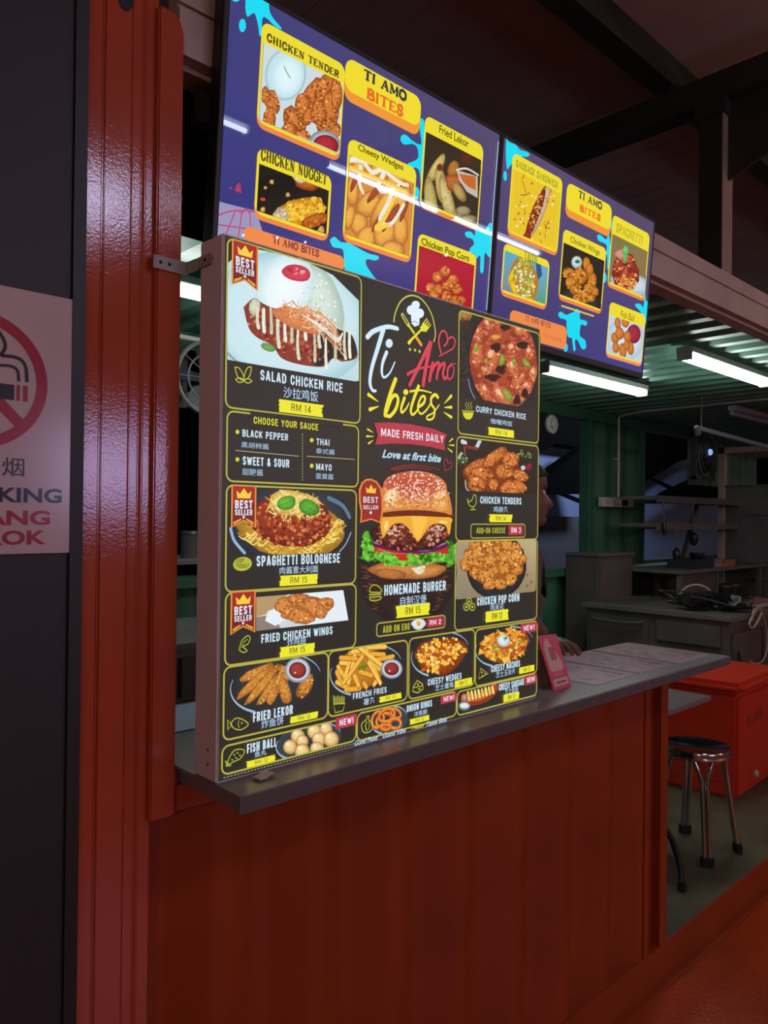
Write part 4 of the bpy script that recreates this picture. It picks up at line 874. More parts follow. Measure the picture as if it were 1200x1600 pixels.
A.L([(572, 527), (580, 519), (592, 514), (605, 511), (619, 514)], .0115, WW, w2=.0095); A.L([(597, 515), (588, 545), (579, 575), (576, 598), (580, 610), (585, 611)], .0125, WW, w2=.006)
A.L([(602, 551), (596, 567), (594.5, 582), (598, 590), (607, 583), (615, 566)], .0095, WW, w2=.003); A.E(606, 537, 5.6, 7, WW); A.flush('script_lettering', box, 'white handwritten letters'); lv(A, 2)
RD = 'd84458'
A.L([(670, 536), (655, 567), (638, 602)], .011, RD, w2=.009); A.L([(671, 537), (665, 565), (659, 602)], .011, RD); A.L([(635, 585), (650, 577), (670, 573)], .008, RD, w2=.004)
A.L([(674, 568), (671, 583), (669, 595)], .0095, RD); A.L([(671, 584), (678, 570), (684, 568), (682, 580), (680, 592)], .0075, RD); A.L([(682, 580), (688, 570), (693, 569), (690, 583), (692, 592), (697, 589)], .0075, RD)
A.L([(703, 570), (698, 576), (697, 588), (701, 593), (706, 586), (707, 575), (703, 569), (711, 569)], .0065, RD, w2=.002); A.flush('script_lettering', box, 'red handwritten letters'); lv(A, 2)
A.L([(687, 552), (683.5, 535), (686, 521), (692, 517.5), (696, 524), (697, 534), (692, 541)], .0052, RD); A.L([(697, 531), (704, 527), (709, 533), (706, 544), (697, 550), (684, 557)], .0052, RD, w2=.003); A.flush('heart', box); lv(A, 2)
A.L([(616, 593), (608, 615), (601, 640), (600, 649)], .0105, LY_); A.L([(602, 643), (610, 622), (617, 618), (620, 626), (616, 640), (608, 650), (603, 650)], .0085, LY_)
A.L([(630, 622), (625, 637), (626, 645), (633, 638), (637, 630)], .0085, LY_, w2=.003); A.E(632, 613, 4, 4.6, LY_); A.L([(652, 604), (645, 622), (640, 640), (642, 648), (648, 644), (654, 633)], .0095, LY_, w2=.004); A.L([(639, 612), (655, 610), (672, 614)], .0055, LY_, w2=.003)
A.L([(652, 636), (660, 630), (662, 621), (657, 620), (652, 630), (651, 640), (656, 647), (665, 640), (672, 628)], .0075, LY_, w2=.004)
A.L([(682, 621), (678, 617), (672, 622), (672, 632), (677, 640), (675, 653), (667, 656), (665, 651), (675, 645), (684, 633)], .0085, LY_, w2=.003); A.flush('script_lettering', box, 'yellow handwritten letters')
def drops(lst):
    lv(A, 2)
    for x0, y0, x1, y1, w in lst:
        A.L([(x0, y0), ((x0+x1)/2, (y0+y1)/2), (x1, y1)], w, LY_, w2=.001); A.flush('splash_mark', box); lv(A, 2)
drops([(574, 617, 589, 628, .009), (576, 640, 590, 635, .009), (703, 619, 692, 631, .008), (703, 636.5, 692, 637, .008), (703, 652, 691, 644, .008), (572.5, 671, 581, 676, .0045), (571, 682, 582, 682, .0045), (574, 693, 581, 688, .0045), (705, 686, 699, 691, .0045), (707, 696, 699, 695.5, .0045), (704, 706, 697, 700, .0045)])
lv(A, 1); A.P([(583.5, 661), (605, 660), (640, 663), (675, 670), (697, 679), (693, 690), (694, 704), (670, 698), (640, 694), (610, 693), (585, 695), (589, 680)], 'b83848', smooth=False); A.flush('red_ribbon', box); lv(A, 2)
A.N('MADE FRESH DAILY', 593.5, 669, 691, 692, 'e8e8f4'); A.flush('slogan', box); lv(A, 2)
A.T('Love at first bite', 595, 702, 687, 723, 'b8d8f0', .03, .35); A.flush('slogan', box); lv(A, 2)
A.L([(609, 733), (630, 728), (655, 728), (685, 734)], .003, 'b02c38', w2=.001); A.L([(612, 735), (640, 731), (672, 734)], .0016, 'b02c38'); A.L([(693, 735), (692, 726), (693, 719), (697, 718), (698, 724), (703, 722), (704, 728), (699, 733), (693, 736)], .0024, 'b02c38'); A.flush('heart', box)

# --- burger
lv(A, 0); A.gr = .25
A.E(636, 893, 78, 85, '34241c', '2a2220', 0, 0, 30)
for i in range(46):
    rn = random.Random(i); y = 882+i*1.6; s_ = math.sqrt(max(0, 1-((y-893)/85)**2))*76; a = rn.uniform(-1, -.75) if i % 2 else rn.uniform(.75, .95)
    A.L([(636+s_*a, y), (636+s_*a*.86, y+1)], .0016, rn.choice(['6a3c2c', '4c2c22', '8a5038']), smooth=False, cap=False)
A.E(636, 890, 60, 15, 'd08c48', '9c5c28', 0, .04, 24); A.E(610, 897, 25, 8, 'c87c3c', '94502a', 4); A.E(668, 893, 30, 8, 'd89048', 'a86830', -12); A.P([(642, 888), (652, 886), (664, 884), (660, 895), (652, 897)], 'e4dcc0', smooth=True)
A.gr = .35; A.scat(150, (634, 869, 68, 12, 0), (3, 5.5), ['58b02c', '3c8c1c', '84d048', '2c6c14', '6cc038'], seed=21, wob=.5); A.scat(40, (574, 852, 8, 20, 0), (3, 5), ['58b02c', '84d048', '2c6c14', '6cc038'], seed=22, wob=.5); A.scat(40, (702, 862, 7, 20, 0), (3, 5), ['4ca028', '74c040', '2c6c14'], seed=23, wob=.5)
A.scat(40, (645, 872, 26, 10, 0), (3, 5), ['7cd038', '4c9c20', '90dc50', '306c18'], seed=24, wob=.5)
A.gr = .1; A.P([(584, 854), (610, 860), (640, 864), (670, 863), (697, 855), (696, 866), (670, 874), (630, 876), (600, 873), (584, 866)], 'c42c24', smooth=True); A.L([(590, 858), (612, 864), (636, 866)], .003, 'e86850', w2=.001)
A.scat(50, (600, 870, 18, 6, 8), (2.5, 4.5), ['58b02c', '84d048', '3c8c1c'], seed=25, wob=.5); A.scat(46, (668, 872, 26, 6, -6), (2.5, 4.5), ['4ca028', '84d048', '2c6c14'], seed=26, wob=.5); A.E(641, 874, 8, 9, '7cd040', '3c8c1c', 0, .4)
A.P([(583, 844), (600, 850), (640, 858), (680, 854), (696, 848), (695, 856), (660, 864), (620, 862), (584, 853)], '5c1c48', smooth=True); A.L([(585, 847), (600, 852)], .007, 'b478d0', w2=.002); A.L([(680, 853), (694, 849)], .007, 'b070d0', w2=.003); A.L([(630, 858), (645, 859)], .004, '9c58b8'); A.L([(652, 860), (668, 860)], .004, '9450a8')
A.gr = .35; A.E(640, 835, 61, 26, '6c2c1c', '30140e', 0, .05, 28); A.scat(260, (640, 836, 58, 23, 0), (1.4, 3.2), ['8c4028', '4c2014', 'b87058', '6c2c1c', '3c1810', 'c89080'], seed=31)
A.scat(50, (614, 828, 15, 9, 10), (1.2, 2.2), ['e0b0a0', 'c88c78', '7c3424'], seed=33); A.scat(50, (680, 830, 14, 9, 0), (1.2, 2.2), ['e0b0a0', 'c88c78', '7c3424'], seed=34)
A.gr = .06; A.P([(592, 808), (640, 804), (699, 808), (702, 820), (699, 836), (694, 822), (684, 818), (672, 820), (664, 828), (656, 840), (650, 846), (644, 838), (636, 826), (626, 818), (614, 818), (604, 828), (596, 840), (592, 822)], 'f0ac34', smooth=True)
A.P([(640, 806), (664, 808), (658, 830), (650, 842), (644, 830)], 'f8c04c', smooth=True); A.E(601, 822, 4, 10, 'f8dc90', 'f0b040', 10); A.E(690, 816, 8, 3, 'f8dc90', 'f0b040')
A.gr = .1; A.P([(591, 802), (640, 798), (700, 802), (701, 808), (640, 806), (592, 808)], '6c2c10', smooth=True)
dome = [(589, 802), (588, 790), (590, 775), (598, 757), (612, 745), (630, 738), (650, 737.5), (670, 743), (686, 753), (697, 769), (702, 786), (703, 804), (690, 801), (665, 798), (640, 797), (612, 799)]
A.P(dome, 'd8843c', smooth=True); A.clip = None
A.E(650, 760, 46, 24, 'c85c3c', 'd07840', 4, 0, 24, off=(0, -.2)); A.E(640, 757, 44, 20, 'c04c34', 'c86440', 0, 0, 24)
A.E(609, 780, 13, 17, 'fce4b0', 'e09c50', 12); A.E(686, 783, 12, 17, 'f8c878', 'dc9044', 0); A.L([(592, 797), (620, 791), (650, 790), (695, 795)], .006, 'e8a054')
A.scat(120, (646, 783, 52, 14, 0), (2, 3.5), ['e0985c', 'f0b878', 'd88444', 'c8703c'], seed=44, asp=.5)
A.scat(210, (645, 760, 49, 23, 3), (1.1, 1.7), ['f4d8c0', 'fce8d8', 'e8b8a0'], seed=41, asp=.7); A.scat(36, (650, 770, 52, 10, 0), (1.0, 1.5), ['fce8d8', 'f0c8a8'], seed=42, asp=.7)
A.gr = 0; bur = A.flush('burger_picture', box)
title(bur, 'HOMEMADE BURGER', 598.5, 914, 694.5, 922, '自制汉堡', (623.5, 932, 664.5, 943), 'RM 15', (618.5, 946.5, 667, 960)); lv(A, 2)
A.L([(575.5, 925), (576, 919), (581, 914), (588, 915), (593, 920), (593, 925)], .0024, IC, closed=True); A.L([(575, 929), (593, 928)], .003, IC); A.L([(575.5, 933), (578, 938), (590, 937), (593, 932)], .0026, IC, closed=True); icon(bur)
lv(A, 3); x0, y0 = 558, 748
pts = [(558, 783), (558, 765), (562, 754), (569, 748.5), (577, 748), (586, 752), (593, 762), (596, 778), (596, 800), (593, 818), (577, 812), (560, 817), (561, 800)]
A.P(pts, 'e08838', smooth=False); A.P([(577+(x-577)*.86, 782+(y-782)*.92) for x, y in pts], '9c2c24'); A.P([(570, 770), (569, 761), (573, 765), (577, 757), (581, 765), (585, 762), (584, 771)], 'f4c838')
A.N('BEST', 565, 776, 588, 786, 'dce8f4'); A.N('SELLER', 565, 789.5, 588, 796, 'dce8f4'); star(A, *A.q(576.5, 801), .005, 'f0ece8'); A.flush('best_seller_badge', bur)
lv(A, 1); A.RO(587.5, 974, 694, 980, 'b8ae48', .003, .008); pb = A.flush('egg_extra_panel', box); lv(A, 2); A.N('ADD ON EGG', 596.5, 978, 638, 983.5, 'b8b830')
A.E(652, 975, 11, 8.5, 'e8f0f0', 'c8d4d8', 0, .12, 14); A.E(652, 974, 3.5, 4, 'f0b040', 'e09830'); A.RR(665, 966.5, 691, 977, 'b83444', .004); A.N('RM 2', 669.5, 969, 687, 974.5, 'e8e0f4'); A.flush('lettering', pb)

# --- curry chicken rice
p = panel_('curry_panel', (716.2, 484.5), (840, 693)); lv(A, 0); clipto((717, 485), (843, 641), .012)
A.P([(714, 480), (845, 510), (845, 645), (714, 630)], '2c2824'); A.gr = .2; A.E(724, 490, 14, 14, 'b08048', '8c6438', 0); A.scat(24, (725, 505, 7, 9, 0), (1, 6), ['4c2418', '3c1c14', '6c3424'], 'L', seed=3, asp=.0022); A.scat(60, (722, 570, 9, 50, 0), (1.5, 4), ['302824', '3c3430', '241f1c'], seed=13)
A.E(787, 564, 55, 84, '30343c', '1c1e24', -4, 0, 32, off=(0, 0), mid=.93); A.L([(731, 592), (736, 612), (746, 630)], .003, '8c98b0')
bowl = [(785.5+52.5*cos(t)+3*sin(t), 564+78*sin(t)) for t in [i*2*pi/24 for i in range(24)]]
A.P(bowl, 'a8482c'); A.gr = .45
keep = A.clip; A.clip = [(u, v) for u, v, _ in clip_poly([(*A.q(*q), (0, 0, 0, 0)) for q in bowl], keep)]
A.scat(160, (786, 564, 54, 80, -3), (4, 9), ['c4603c', 'b04c30', 'd87c50', '8c3420', 'e08c5c', 'a03c24'], seed=51, dark='8c3824', wob=.3)
for x, y, rx, ry, an in ((762, 507, 12, 9, 60), (785, 500, 9, 6, 0), (812, 515, 20, 11, 60), (800, 545, 12, 12, 0), (826, 552, 8, 14, 0), (768, 560, 13, 22, 10), (745, 555, 10, 22, 0), (757, 612, 8, 18, -30), (783, 618, 24, 13, 50), (808, 595, 10, 18, 30), (822, 605, 10, 12, 0), (800, 575, 10, 18, -20), (745, 520, 10, 12, 0), (832, 585, 9, 14, 0), (758, 580, 9, 10, 0)):
    A.crust(x, y, rx, ry, an, 'd47448', 'a03c24', 'f0b888', 24, seed=int(x+y)); A.E(x-rx*.2, y-ry*.3, rx*.4, ry*.3, 'f4c89c', 'd8804c', an, .2)
for x, y, rx, ry in ((773, 543, 8, 7), (815, 540, 9, 6), (781, 577, 8, 8), (768, 590, 12, 6), (818, 615, 5, 9), (806, 625, 6, 8), (787, 512, 8, 5)): A.E(x, y, rx, ry, '2c1814', '4c2018', 0, .25)
for x, y, rx, ry, an in ((782, 563, 4, 10, 10), (801, 565, 3, 6, 0), (820, 568, 9, 4, 45), (791, 618, 12, 5, 55), (742, 545, 3, 6, 0), (757, 565, 3, 4, 0), (773, 527, 7, 4, 0)): A.E(x, y, rx, ry, '9cb040' if y != 527 else 'f0b048', '5c8420' if y != 527 else 'd88838', an, .2)
A.clip = None; A.gr = 0; A.flush('food_picture', p)
title(p, 'CURRY CHICKEN RICE', 742, 634, 819.5, 656, '咖喱鸡饭', (765, 653.5, 798.5, 667), 'RM 14', (762, 667.5, 800, 684.5)); lv(A, 2)
A.P([(721, 644), (738, 645), (736, 652), (732, 656), (726, 655), (722, 650)], 'd8d430'); A.L([(720, 642), (738.5, 643)], .002, 'd8d430', smooth=False)
for x in (726, 730, 734): A.L([(x, 640), (x+1.2, 636), (x-.8, 633), (x+.8, 629)], .0018, IC)
icon(p)

# --- chicken tenders
p = panel_('tenders_panel', (712.6, 682), (838.8, 842.3)); lv(A, 0); clipto((713.5, 684), (838, 772), .012)
A.P([(712, 680), (842, 692), (842, 776), (712, 776)], '2e241f'); A.gr = .2
A.L([(722, 690), (728, 692)], .012, 'c8d4dc', w2=.008); A.L([(744, 700), (750, 688)], .012, 'c0d0d8'); A.L([(728, 698), (745, 701)], .008, '8c2c24'); A.L([(725, 698), (727, 712)], .004, '8c5440'); A.scat(22, (722, 718, 7, 10, 0), (1.2, 2.6), ['5c7848', 'a8b8a0', '3c5030'], seed=3); A.scat(18, (818, 709, 12, 6, 20), (1.2, 2.6), ['4c7838', '6c9850', '8c7c30'], seed=4)
A.E(826, 730, 5, 7, '8c2438', '5c1824', 30); A.E(817, 731, 4, 4, 'd0d0e0', '9c8ca0'); A.L([(727, 750), (728, 762), (735, 770)], .006, '9c9c98'); A.gr = .4
A.E(768, 744, 46, 30, '8c3c18', '6c2c10', 0, .1, 22)
for x, y, rx, ry, an in ((770, 716, 30, 9, -38), (742, 730, 20, 10, -38), (797, 718, 14, 12, 0), (812, 743, 14, 9, 25), (787, 737, 15, 12, 0), (750, 744, 20, 16, -20), (744, 756, 14, 13, 0), (770, 757, 8, 9, 0), (793, 760, 15, 9, -30), (810, 760, 13, 9, 30), (800, 768, 14, 6, 0)):
    A.crust(x, y, rx, ry, an, 'd8803c', '883c14', 'f4b464', 34, seed=int(x+y), z=.13)
A.clip = None; A.gr = 0; A.flush('food_picture', p)
title(p, 'CHICKEN TENDERS', 748.5, 775.5, 812.5, 788.5, '鸡柳条', (769, 791, 792, 801), 'RM 14', (764, 803.5, 797, 816)); lv(A, 2)
A.L([(729, 779), (730, 784), (733, 783), (736, 780), (738, 774), (741, 774), (742, 781), (741, 788), (737, 792), (732, 790), (729, 784)], .0024, IC, closed=True); A.L([(737, 792), (737, 796), (733, 796.5), (741, 796)], .0022, IC); icon(p)
lv(A, 1); A.RO(734.7, 819, 819, 839.2, 'b8ae48', .0026, .008); pc = A.flush('cheese_extra_panel', p); lv(A, 2); A.N('ADD-ON CHEESE', 742.5, 824.5, 787.5, 833, 'b8b830'); A.RR(792.5, 821, 815, 836, 'b83444', .004); A.N('RM 3', 797, 824, 811.5, 832.5, 'e8e0f4'); A.flush('lettering', p)

# --- chicken pop corn
p = panel_('popcorn_panel', (710.7, 845.8), (837.4, 966.7)); lv(A, 0); clipto((711.5, 847), (837, 924), .010)
A.V([(708, 843), (842, 843), (842, 930), (708, 940)], ['a89878', 'c0b088', '94805c', '8c8068']); A.gr = .15; A.scat(30, (815, 905, 20, 14, 0), (1, 3), ['7c6c50', '9c8c68'], seed=3); A.E(775, 884, 47, 52, '30302e', '1e1f22', 8, .01, 30, off=(0, 0), mid=.9); A.gr = .4
A.E(772, 880, 42, 34, 'b8702c', '8c4c18', 0, .1, 22)
for x, y in [(742, 852), (760, 849), (783, 848), (733, 866), (727, 882), (745, 864), (752, 880), (768, 862), (778, 858), (792, 866), (805, 858), (812, 874), (800, 876), (786, 888), (768, 892), (784, 872), (742, 894), (754, 900), (806, 890), (796, 905), (765, 876), (763, 912), (781, 912), (736, 876), (789, 852), (805, 868)]:
    A.crust(x, y, 9.4, 10.2, (x*7+y) % 90, 'dc9440', '9c541c', 'f4bc68', 18, seed=int(x+y), z=.2)
A.clip = None; A.gr = 0; A.flush('food_picture', p)
title(p, 'CHICKEN POP CORN', 743.5, 933.5, 809.5, 939, '鸡米花', (764, 944, 785.5, 952), 'RM 12', (758, 955.5, 791, 968)); lv(A, 2)
for x, y in ((731, 940), (726.5, 948), (736, 948)): A.L([(x+4.2*cos(t), y+5.5*sin(t)) for t in [i*2*pi/8 for i in range(8)]], .0026, IC, closed=True); A.E(x, y, 1.8, 2.2, IC)
icon(p)
# --- foot line
lv(A, 1); ft = [(348, 1215.5, 553, 1160.5), (730, 1113.3, 836, 1088.5)]
for x0, y0, x1, y1 in ft:
    (a, b), (c, d) = A.q(x0, y0), A.q(x1, y1); n = int((c-a)/.0075)
    for i in range(n): A.L([(a+(c-a)*i/n, .0095), (a+(c-a)*(i+.6)/n, .0095)], .0018, 'a8a080', uv=True, smooth=False, cap=False)
A.flush('dashed_line', box); lv(A, 2)
for x0, x1, t_, c_ in ((552, 589, 'Good Food', 'b8d8f4'), (596, 632, 'Good Vibe', 'b8d8f4'), (641, 662, 'Happy', 'd8d434'), (664, 696, 'Taste Bite', 'b8d8f4')):
    a, c = A.q(x0, 1150)[0], A.q(x1, 1150)[0]; A.Tuv(t_, a, .0045, c, .0155, c_, .02, .4)
A.flush('foot_slogan', box)
# ------------------------------------------------------------------ television pictures
B = Art(tvp(0, 0), (1, 0, 0), -TDIR, TN, 'tv_print')
def tl(k): B.l0 = B.lift = (.0008, .0016, .0028, .0040, .0048)[k]
def bg(x0, x1, t, cols):
    B.l0 = B.lift = .0003; u0, u1, v0, v1 = x0+.011, x1-.011, -(TH-.0175), -.011
    n = 6
    for i in range(n):
        for j in range(n):
            def c(a, b): 
                f = [tuple(int(h[k:k+2], 16) for k in (0, 2, 4)) for h in cols]; q = [(f[0][k]*(1-a)+f[1][k]*a)*(1-b)+(f[2][k]*(1-a)+f[3][k]*a)*b for k in range(3)]
                return B.c('%02x%02x%02x' % tuple(int(z) for z in q))
            B.raw([(u0+(u1-u0)*a/n, v1+(v0-v1)*b/n, c(a/n, b/n)) for a, b in ((i, j), (i+1, j), (i+1, j+1), (i, j+1))])
    B.flush('screen', t, 'glossy lit purple blue screen'); return [(u0, v0), (u1, v0), (u1, v1), (u0, v1)]
S1 = bg(X1, X2, tv1, ['40407c', '5a4e70', '3a3a80', '403a80']); S2 = bg(X2, X3, tv2, ['5c5078', '544868', '403a70', '4a4486'])
CY = '1cdcf4'
def card(t, tlp, brp, title_, tb, slab, hy, under='f08848', body='2c2824', r=.02, th=.0034, tc='6c6418', bold=.02):
    """yellow rounded card with a title band; picture area below; returns clip rectangle and part"""
    tl(1); (a, b), (c, d) = B.q(*tlp), B.q(*brp); dd = .010
    B.P([(u, v-dd) for u, v in B.rr_uv(*tlp, *brp, r)], under, uv=True); B.RR(*tlp, *brp, 'eedc34', r)
    hv = B.q(tlp[0], hy)[1]; e = .006; B.P([(a+e, hv), (c-e, hv), (c-e, d+e*1.1), (a+e, d+e*1.1)], body, uv=True)
    o = B.flush('menu_card', t); tl(3)
    if slab: B.SL(title_, *tb, tc, th)
    else: B.T(title_, *tb, tc, bold)
    B.flush('card_title', o); tl(2); B.clip = [(a+e, hv), (c-e, hv), (c-e, d+e*1.1), (a+e, d+e*1.1)]
    return o
def done(o): B.clip = None; B.gr = 0; B.flush('card_picture', o)
def splash(t, pts, drops=(), clip=None, k=0):
    tl(k); B.clip = clip; B.P(pts, CY, smooth=True)
    for x, y, rx, ry in drops: B.E(x, y, rx, ry, CY)
    B.clip = None; B.flush('cyan_splash', t)
def logo_card(t, tlp, brp, a, b, th):
    tl(1); B.P([(u, v-.022) for u, v in B.rr_uv(*tlp, *brp, .025)], 'f09838', uv=True); B.RR(*tlp, *brp, 'f0dc30', .025); o = B.flush('logo_card', t)
    tl(3); B.SL('TI AMO', *a, '3c3c48', th); B.SL('BITES', *b, 'e86c2c', th); B.flush('logo_lettering', o)
# --- left television
splash(tv1, [(375, -30), (383, 0), (383, 12), (386, 26), (393, 22), (398, 22), (403, 40), (405, 55), (409, 54), (409, 35), (411, 27), (418, 30), (430, 42), (440, 45), (424, 25), (420, 8), (424, -10), (400, -40)], [(378.5, 40, 5.5, 10.5), (368, -3, 7, 6)], S1)
splash(tv1, [(515, 375), (522, 370), (532, 378), (545, 380), (560, 388), (575, 396), (590, 400), (591, 405), (584, 407), (573, 405), (572, 414), (582, 430), (592, 445), (560, 440), (540, 425), (537, 408), (535, 390), (520, 386)], (), S1)
splash(tv1, [(655, 186), (661, 187), (663, 205), (664, 300), (658, 296), (655, 268), (648, 262), (640, 264), (637, 256), (646, 252), (653, 246), (652, 232), (645, 225), (632, 226), (626, 220), (627, 212), (634, 211), (644, 220), (655, 226), (658, 222), (656, 205)], [(650, 302, 5, 10)], S1)
splash(tv1, [(740, 350), (745, 346), (749, 360), (757, 360), (764, 349), (769, 351), (765, 366), (769, 374), (766, 386), (769, 398), (764, 402), (757, 396), (755, 424), (750, 424), (750, 400), (743, 405), (740, 396), (733, 394), (735, 387), (740, 382), (738, 374), (728, 370), (727, 363), (735, 362), (742, 368)], [(738, 418, 2.6, 6)], S1)
logo_card(tv1, (540, 88), (655, 200), (568, 109, 632, 159), (572, 138, 627, 183), .0075)
o = card(tv1, (409, 32), (530, 247), 'CHICKEN TENDER', (416, 53, 527, 123), True, 66, th=.0042, tc='544c20'); 
B.P([(400, 55), (535, 120), (535, 260), (400, 230)], 'ccdce0'); B.E(445, 117, 32, 41, 'd0ecf4', '98bcc4', 8, 0, 28, off=(0, 0), mid=.85); B.E(448, 120, 25, 33, 'e4f8fc', 'c4e4ec', 8, 0, 24, off=(0, 0)); B.L([(443, 105), (447, 114), (452, 122)], .003, '78a890')
B.gr = .4
for x, y, rx, ry, an in ((424, 160, 12, 20, -20), (420, 185, 10, 18, 0), (458, 190, 16, 24, -25), (450, 208, 14, 16, 0), (485, 150, 14, 30, 25), (505, 140, 14, 26, 20), (515, 170, 14, 30, 0), (478, 178, 12, 20, 20), (505, 195, 14, 14, 0), (436, 214, 8, 14, 0), (470, 165, 12, 20, 10), (495, 178, 12, 20, 0), (523, 150, 9, 30, 0), (412, 150, 7, 14, 0), (468, 215, 14, 12, 0), (520, 205, 10, 14, 0)): B.crust(x, y, rx, ry, an, 'd8803c', '8c4418', 'f0b070', 40, seed=int(x), z=.13)
B.gr = 0; B.E(504, 226, 25, 21, 'd8e4e8', '70808c', 8, 0, 24, off=(0, 0)); B.E(506, 228, 20, 16, 'b83038', '7c1818', 8, 0, 20); done(o)
o = card(tv1, (402, 229), (512, 372), 'CHICKEN NUGGET', (407, 232, 508, 290), True, 255, th=.0042, tc='544c20', body='221f1a')
B.P([(400, 340), (515, 372), (515, 420), (400, 380)], '4c5470'); B.gr = .35; B.E(478, 285, 20, 14, 'c86c2c', '7c3414', 20, .1); B.E(466, 277, 13, 8, 'f0e4c8', 'c8a878', 30, .1)
B.E(466, 333, 43, 22, 'f0b82c', 'a85818', -14, .05, 26); B.scat(150, (470, 330, 40, 19, -14), (2, 4.5), ['f4c43c', 'e8a828', 'f8d458', 'd08c20'], seed=3); B.E(490, 345, 22, 10, 'c87020', '8c3c10', -18, .1); B.scat(30, (488, 348, 20, 8, -18), (2, 3.6), ['b86020', 'a04c18', 'd88430'], seed=4)
B.E(436, 340, 13, 16, 'd0bc98', 'a08c68', 20, .1); B.scat(30, (437, 340, 10, 13, 20), (1.5, 3.5), ['e0d4b4', 'b8a47c', 'c8b48c'], seed=5)
for x, y, r in ((423, 285, 3.5), (413, 294, 2.5), (448, 305, 3.5), (409, 328, 4), (500, 360, 5.5), (475, 366, 2.4)): B.E(x, y, r, r*1.1, 'e0b070', '9c6430', 0, .15)
B.E(409, 312, 4.5, 3, 'e05038', 'a02c20'); done(o)
o = card(tv1, (544, 215), (641, 406), 'Cheesy Wedges', (558, 225, 628, 270), False, 242, bold=.025)
B.P([(535, 235), (645, 275), (645, 420), (535, 380)], 'd88c3c'); B.gr = .2
for x, y, rx, ry, an in ((560, 262, 12, 18, 40), (590, 265, 12, 20, 60), (615, 285, 14, 26, 30), (550, 300, 10, 26, 0), (575, 320, 18, 24, 40), (600, 320, 12, 40, 35), (625, 315, 10, 30, 30), (560, 350, 14, 18, 0), (572, 372, 16, 20, 20), (600, 365, 18, 26, 20), (625, 360, 12, 26, 0), (545, 340, 8, 20, 10), (612, 392, 20, 16, 0)): B.E(x, y, rx, ry, 'f4b850', 'b0602c', an, .06, 16, seed=x)
for x, y, rx, ry, an in ((552, 285, 4, 16, 20), (585, 300, 5, 22, 35), (610, 340, 5, 26, 30), (590, 345, 4, 22, 30), (630, 330, 4, 18, 20)): B.E(x, y, rx, ry, 'a4502c', '8c3c20', an, .1)
for pts in ([(546, 250), (565, 252), (580, 270), (596, 266), (622, 285), (636, 290)], [(562, 262), (560, 285), (566, 302)], [(598, 272), (590, 292), (600, 300), (622, 290)], [(614, 292), (604, 320), (592, 345), (610, 350), (630, 320)], [(570, 250), (600, 262), (628, 272)]): B.L(pts, .013, 'f0ead8', w2=.008)
for pts in ([(545, 262), (575, 275), (600, 285), (632, 300)], [(620, 300), (600, 340), (585, 358), (605, 352)]): B.L(pts, .010, 'f8cc48')
done(o)
o = card(tv1, (664, 179.5), (746, 356), 'Fried Lekor', (685, 195, 730, 232), False, 206, bold=.02)
B.P([(660, 200), (750, 240), (750, 370), (660, 340)], '3a3024'); B.E(730, 248, 14, 14, '5c2c20', '3a2c22'); B.gr = .25; B.E(707, 265, 9, 14, 'b87c38', '8c5020', 15)
B.E(680, 264, 8, 26, 'd8c478', '94783c', 30, .04, 18); B.E(688, 290, 9, 30, 'd0bc74', '8c7038', -8, .04, 18); B.E(698, 315, 9.5, 42, 'd8c884', '90743c', -14, .03, 20); B.E(672, 320, 10, 44, 'c8b870', '8c7438', -6, .03, 20); B.E(686, 262, 5, 6, '5c2c18', '8c5028'); B.E(707, 286, 12, 13, 'c86c34', '8c3c1c', 0, .2); B.E(716, 300, 8, 18, 'c0a460', '805c30', -30)
for x in range(30): rn = random.Random(x); B.E(698+rn.uniform(-7, 7)+(rn.random()-.5)*10, rn.uniform(290, 345), .9, .9, '8c7440')
B.gr = 0; B.P([(712, 266), (745, 276), (745, 310), (728, 300), (716, 282)], 'c0bcac'); B.P([(716, 272), (742, 276), (742, 298), (730, 292), (722, 284)], 'c86830'); B.L([(712, 266), (728, 264), (746, 274)], .005, 'd8d4c4'); B.E(722, 330, 12, 8, 'b09c74', '706040'); B.E(732, 342, 12, 6, 'a89468', '6c5c40'); done(o)
o = card(tv1, (653, 363.5), (737, 500), 'Chicken Pop Corn', (657, 371, 731, 413), False, 383, bold=.03, body='b01c34')
B.gr = .35
for x, y in ((694, 424), (682, 433), (707, 437), (697, 446), (672, 450), (683, 452), (712, 452), (677, 462), (696, 462), (708, 470), (686, 475), (718, 470)): B.crust(x, y, 8, 8.5, 0, 'd8803c', '9c4418', 'f0a860', 16, seed=x, z=.2)
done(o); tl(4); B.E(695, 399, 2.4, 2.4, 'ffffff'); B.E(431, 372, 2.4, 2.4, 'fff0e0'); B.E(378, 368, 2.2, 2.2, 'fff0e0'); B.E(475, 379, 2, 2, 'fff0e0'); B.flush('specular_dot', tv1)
tl(1); B.RR(381, 352, 537, 425, 'f08c4c', .02); o = B.flush('orange_banner', tv1); tl(3); B.SL('TI AMO BITES', 425, 369, 496, 402, '7c3a48', .0034); B.flush('banner_lettering', o)
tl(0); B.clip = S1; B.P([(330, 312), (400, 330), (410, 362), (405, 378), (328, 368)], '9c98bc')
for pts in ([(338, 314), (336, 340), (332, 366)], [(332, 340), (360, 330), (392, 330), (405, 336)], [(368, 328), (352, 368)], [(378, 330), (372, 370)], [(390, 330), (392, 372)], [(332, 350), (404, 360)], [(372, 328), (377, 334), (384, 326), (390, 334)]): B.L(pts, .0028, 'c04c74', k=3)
B.P([(366, 298), (370, 288), (375, 286), (377, 302)], 'b83c68'); B.E(360, 294, 2, 2, 'b83c68'); B.clip = None; B.flush('city_skyline_reflection', tv1, 'pinkish skyline picture in the lower left corner')  # reflection of a pinkish hall sign painted onto the screen
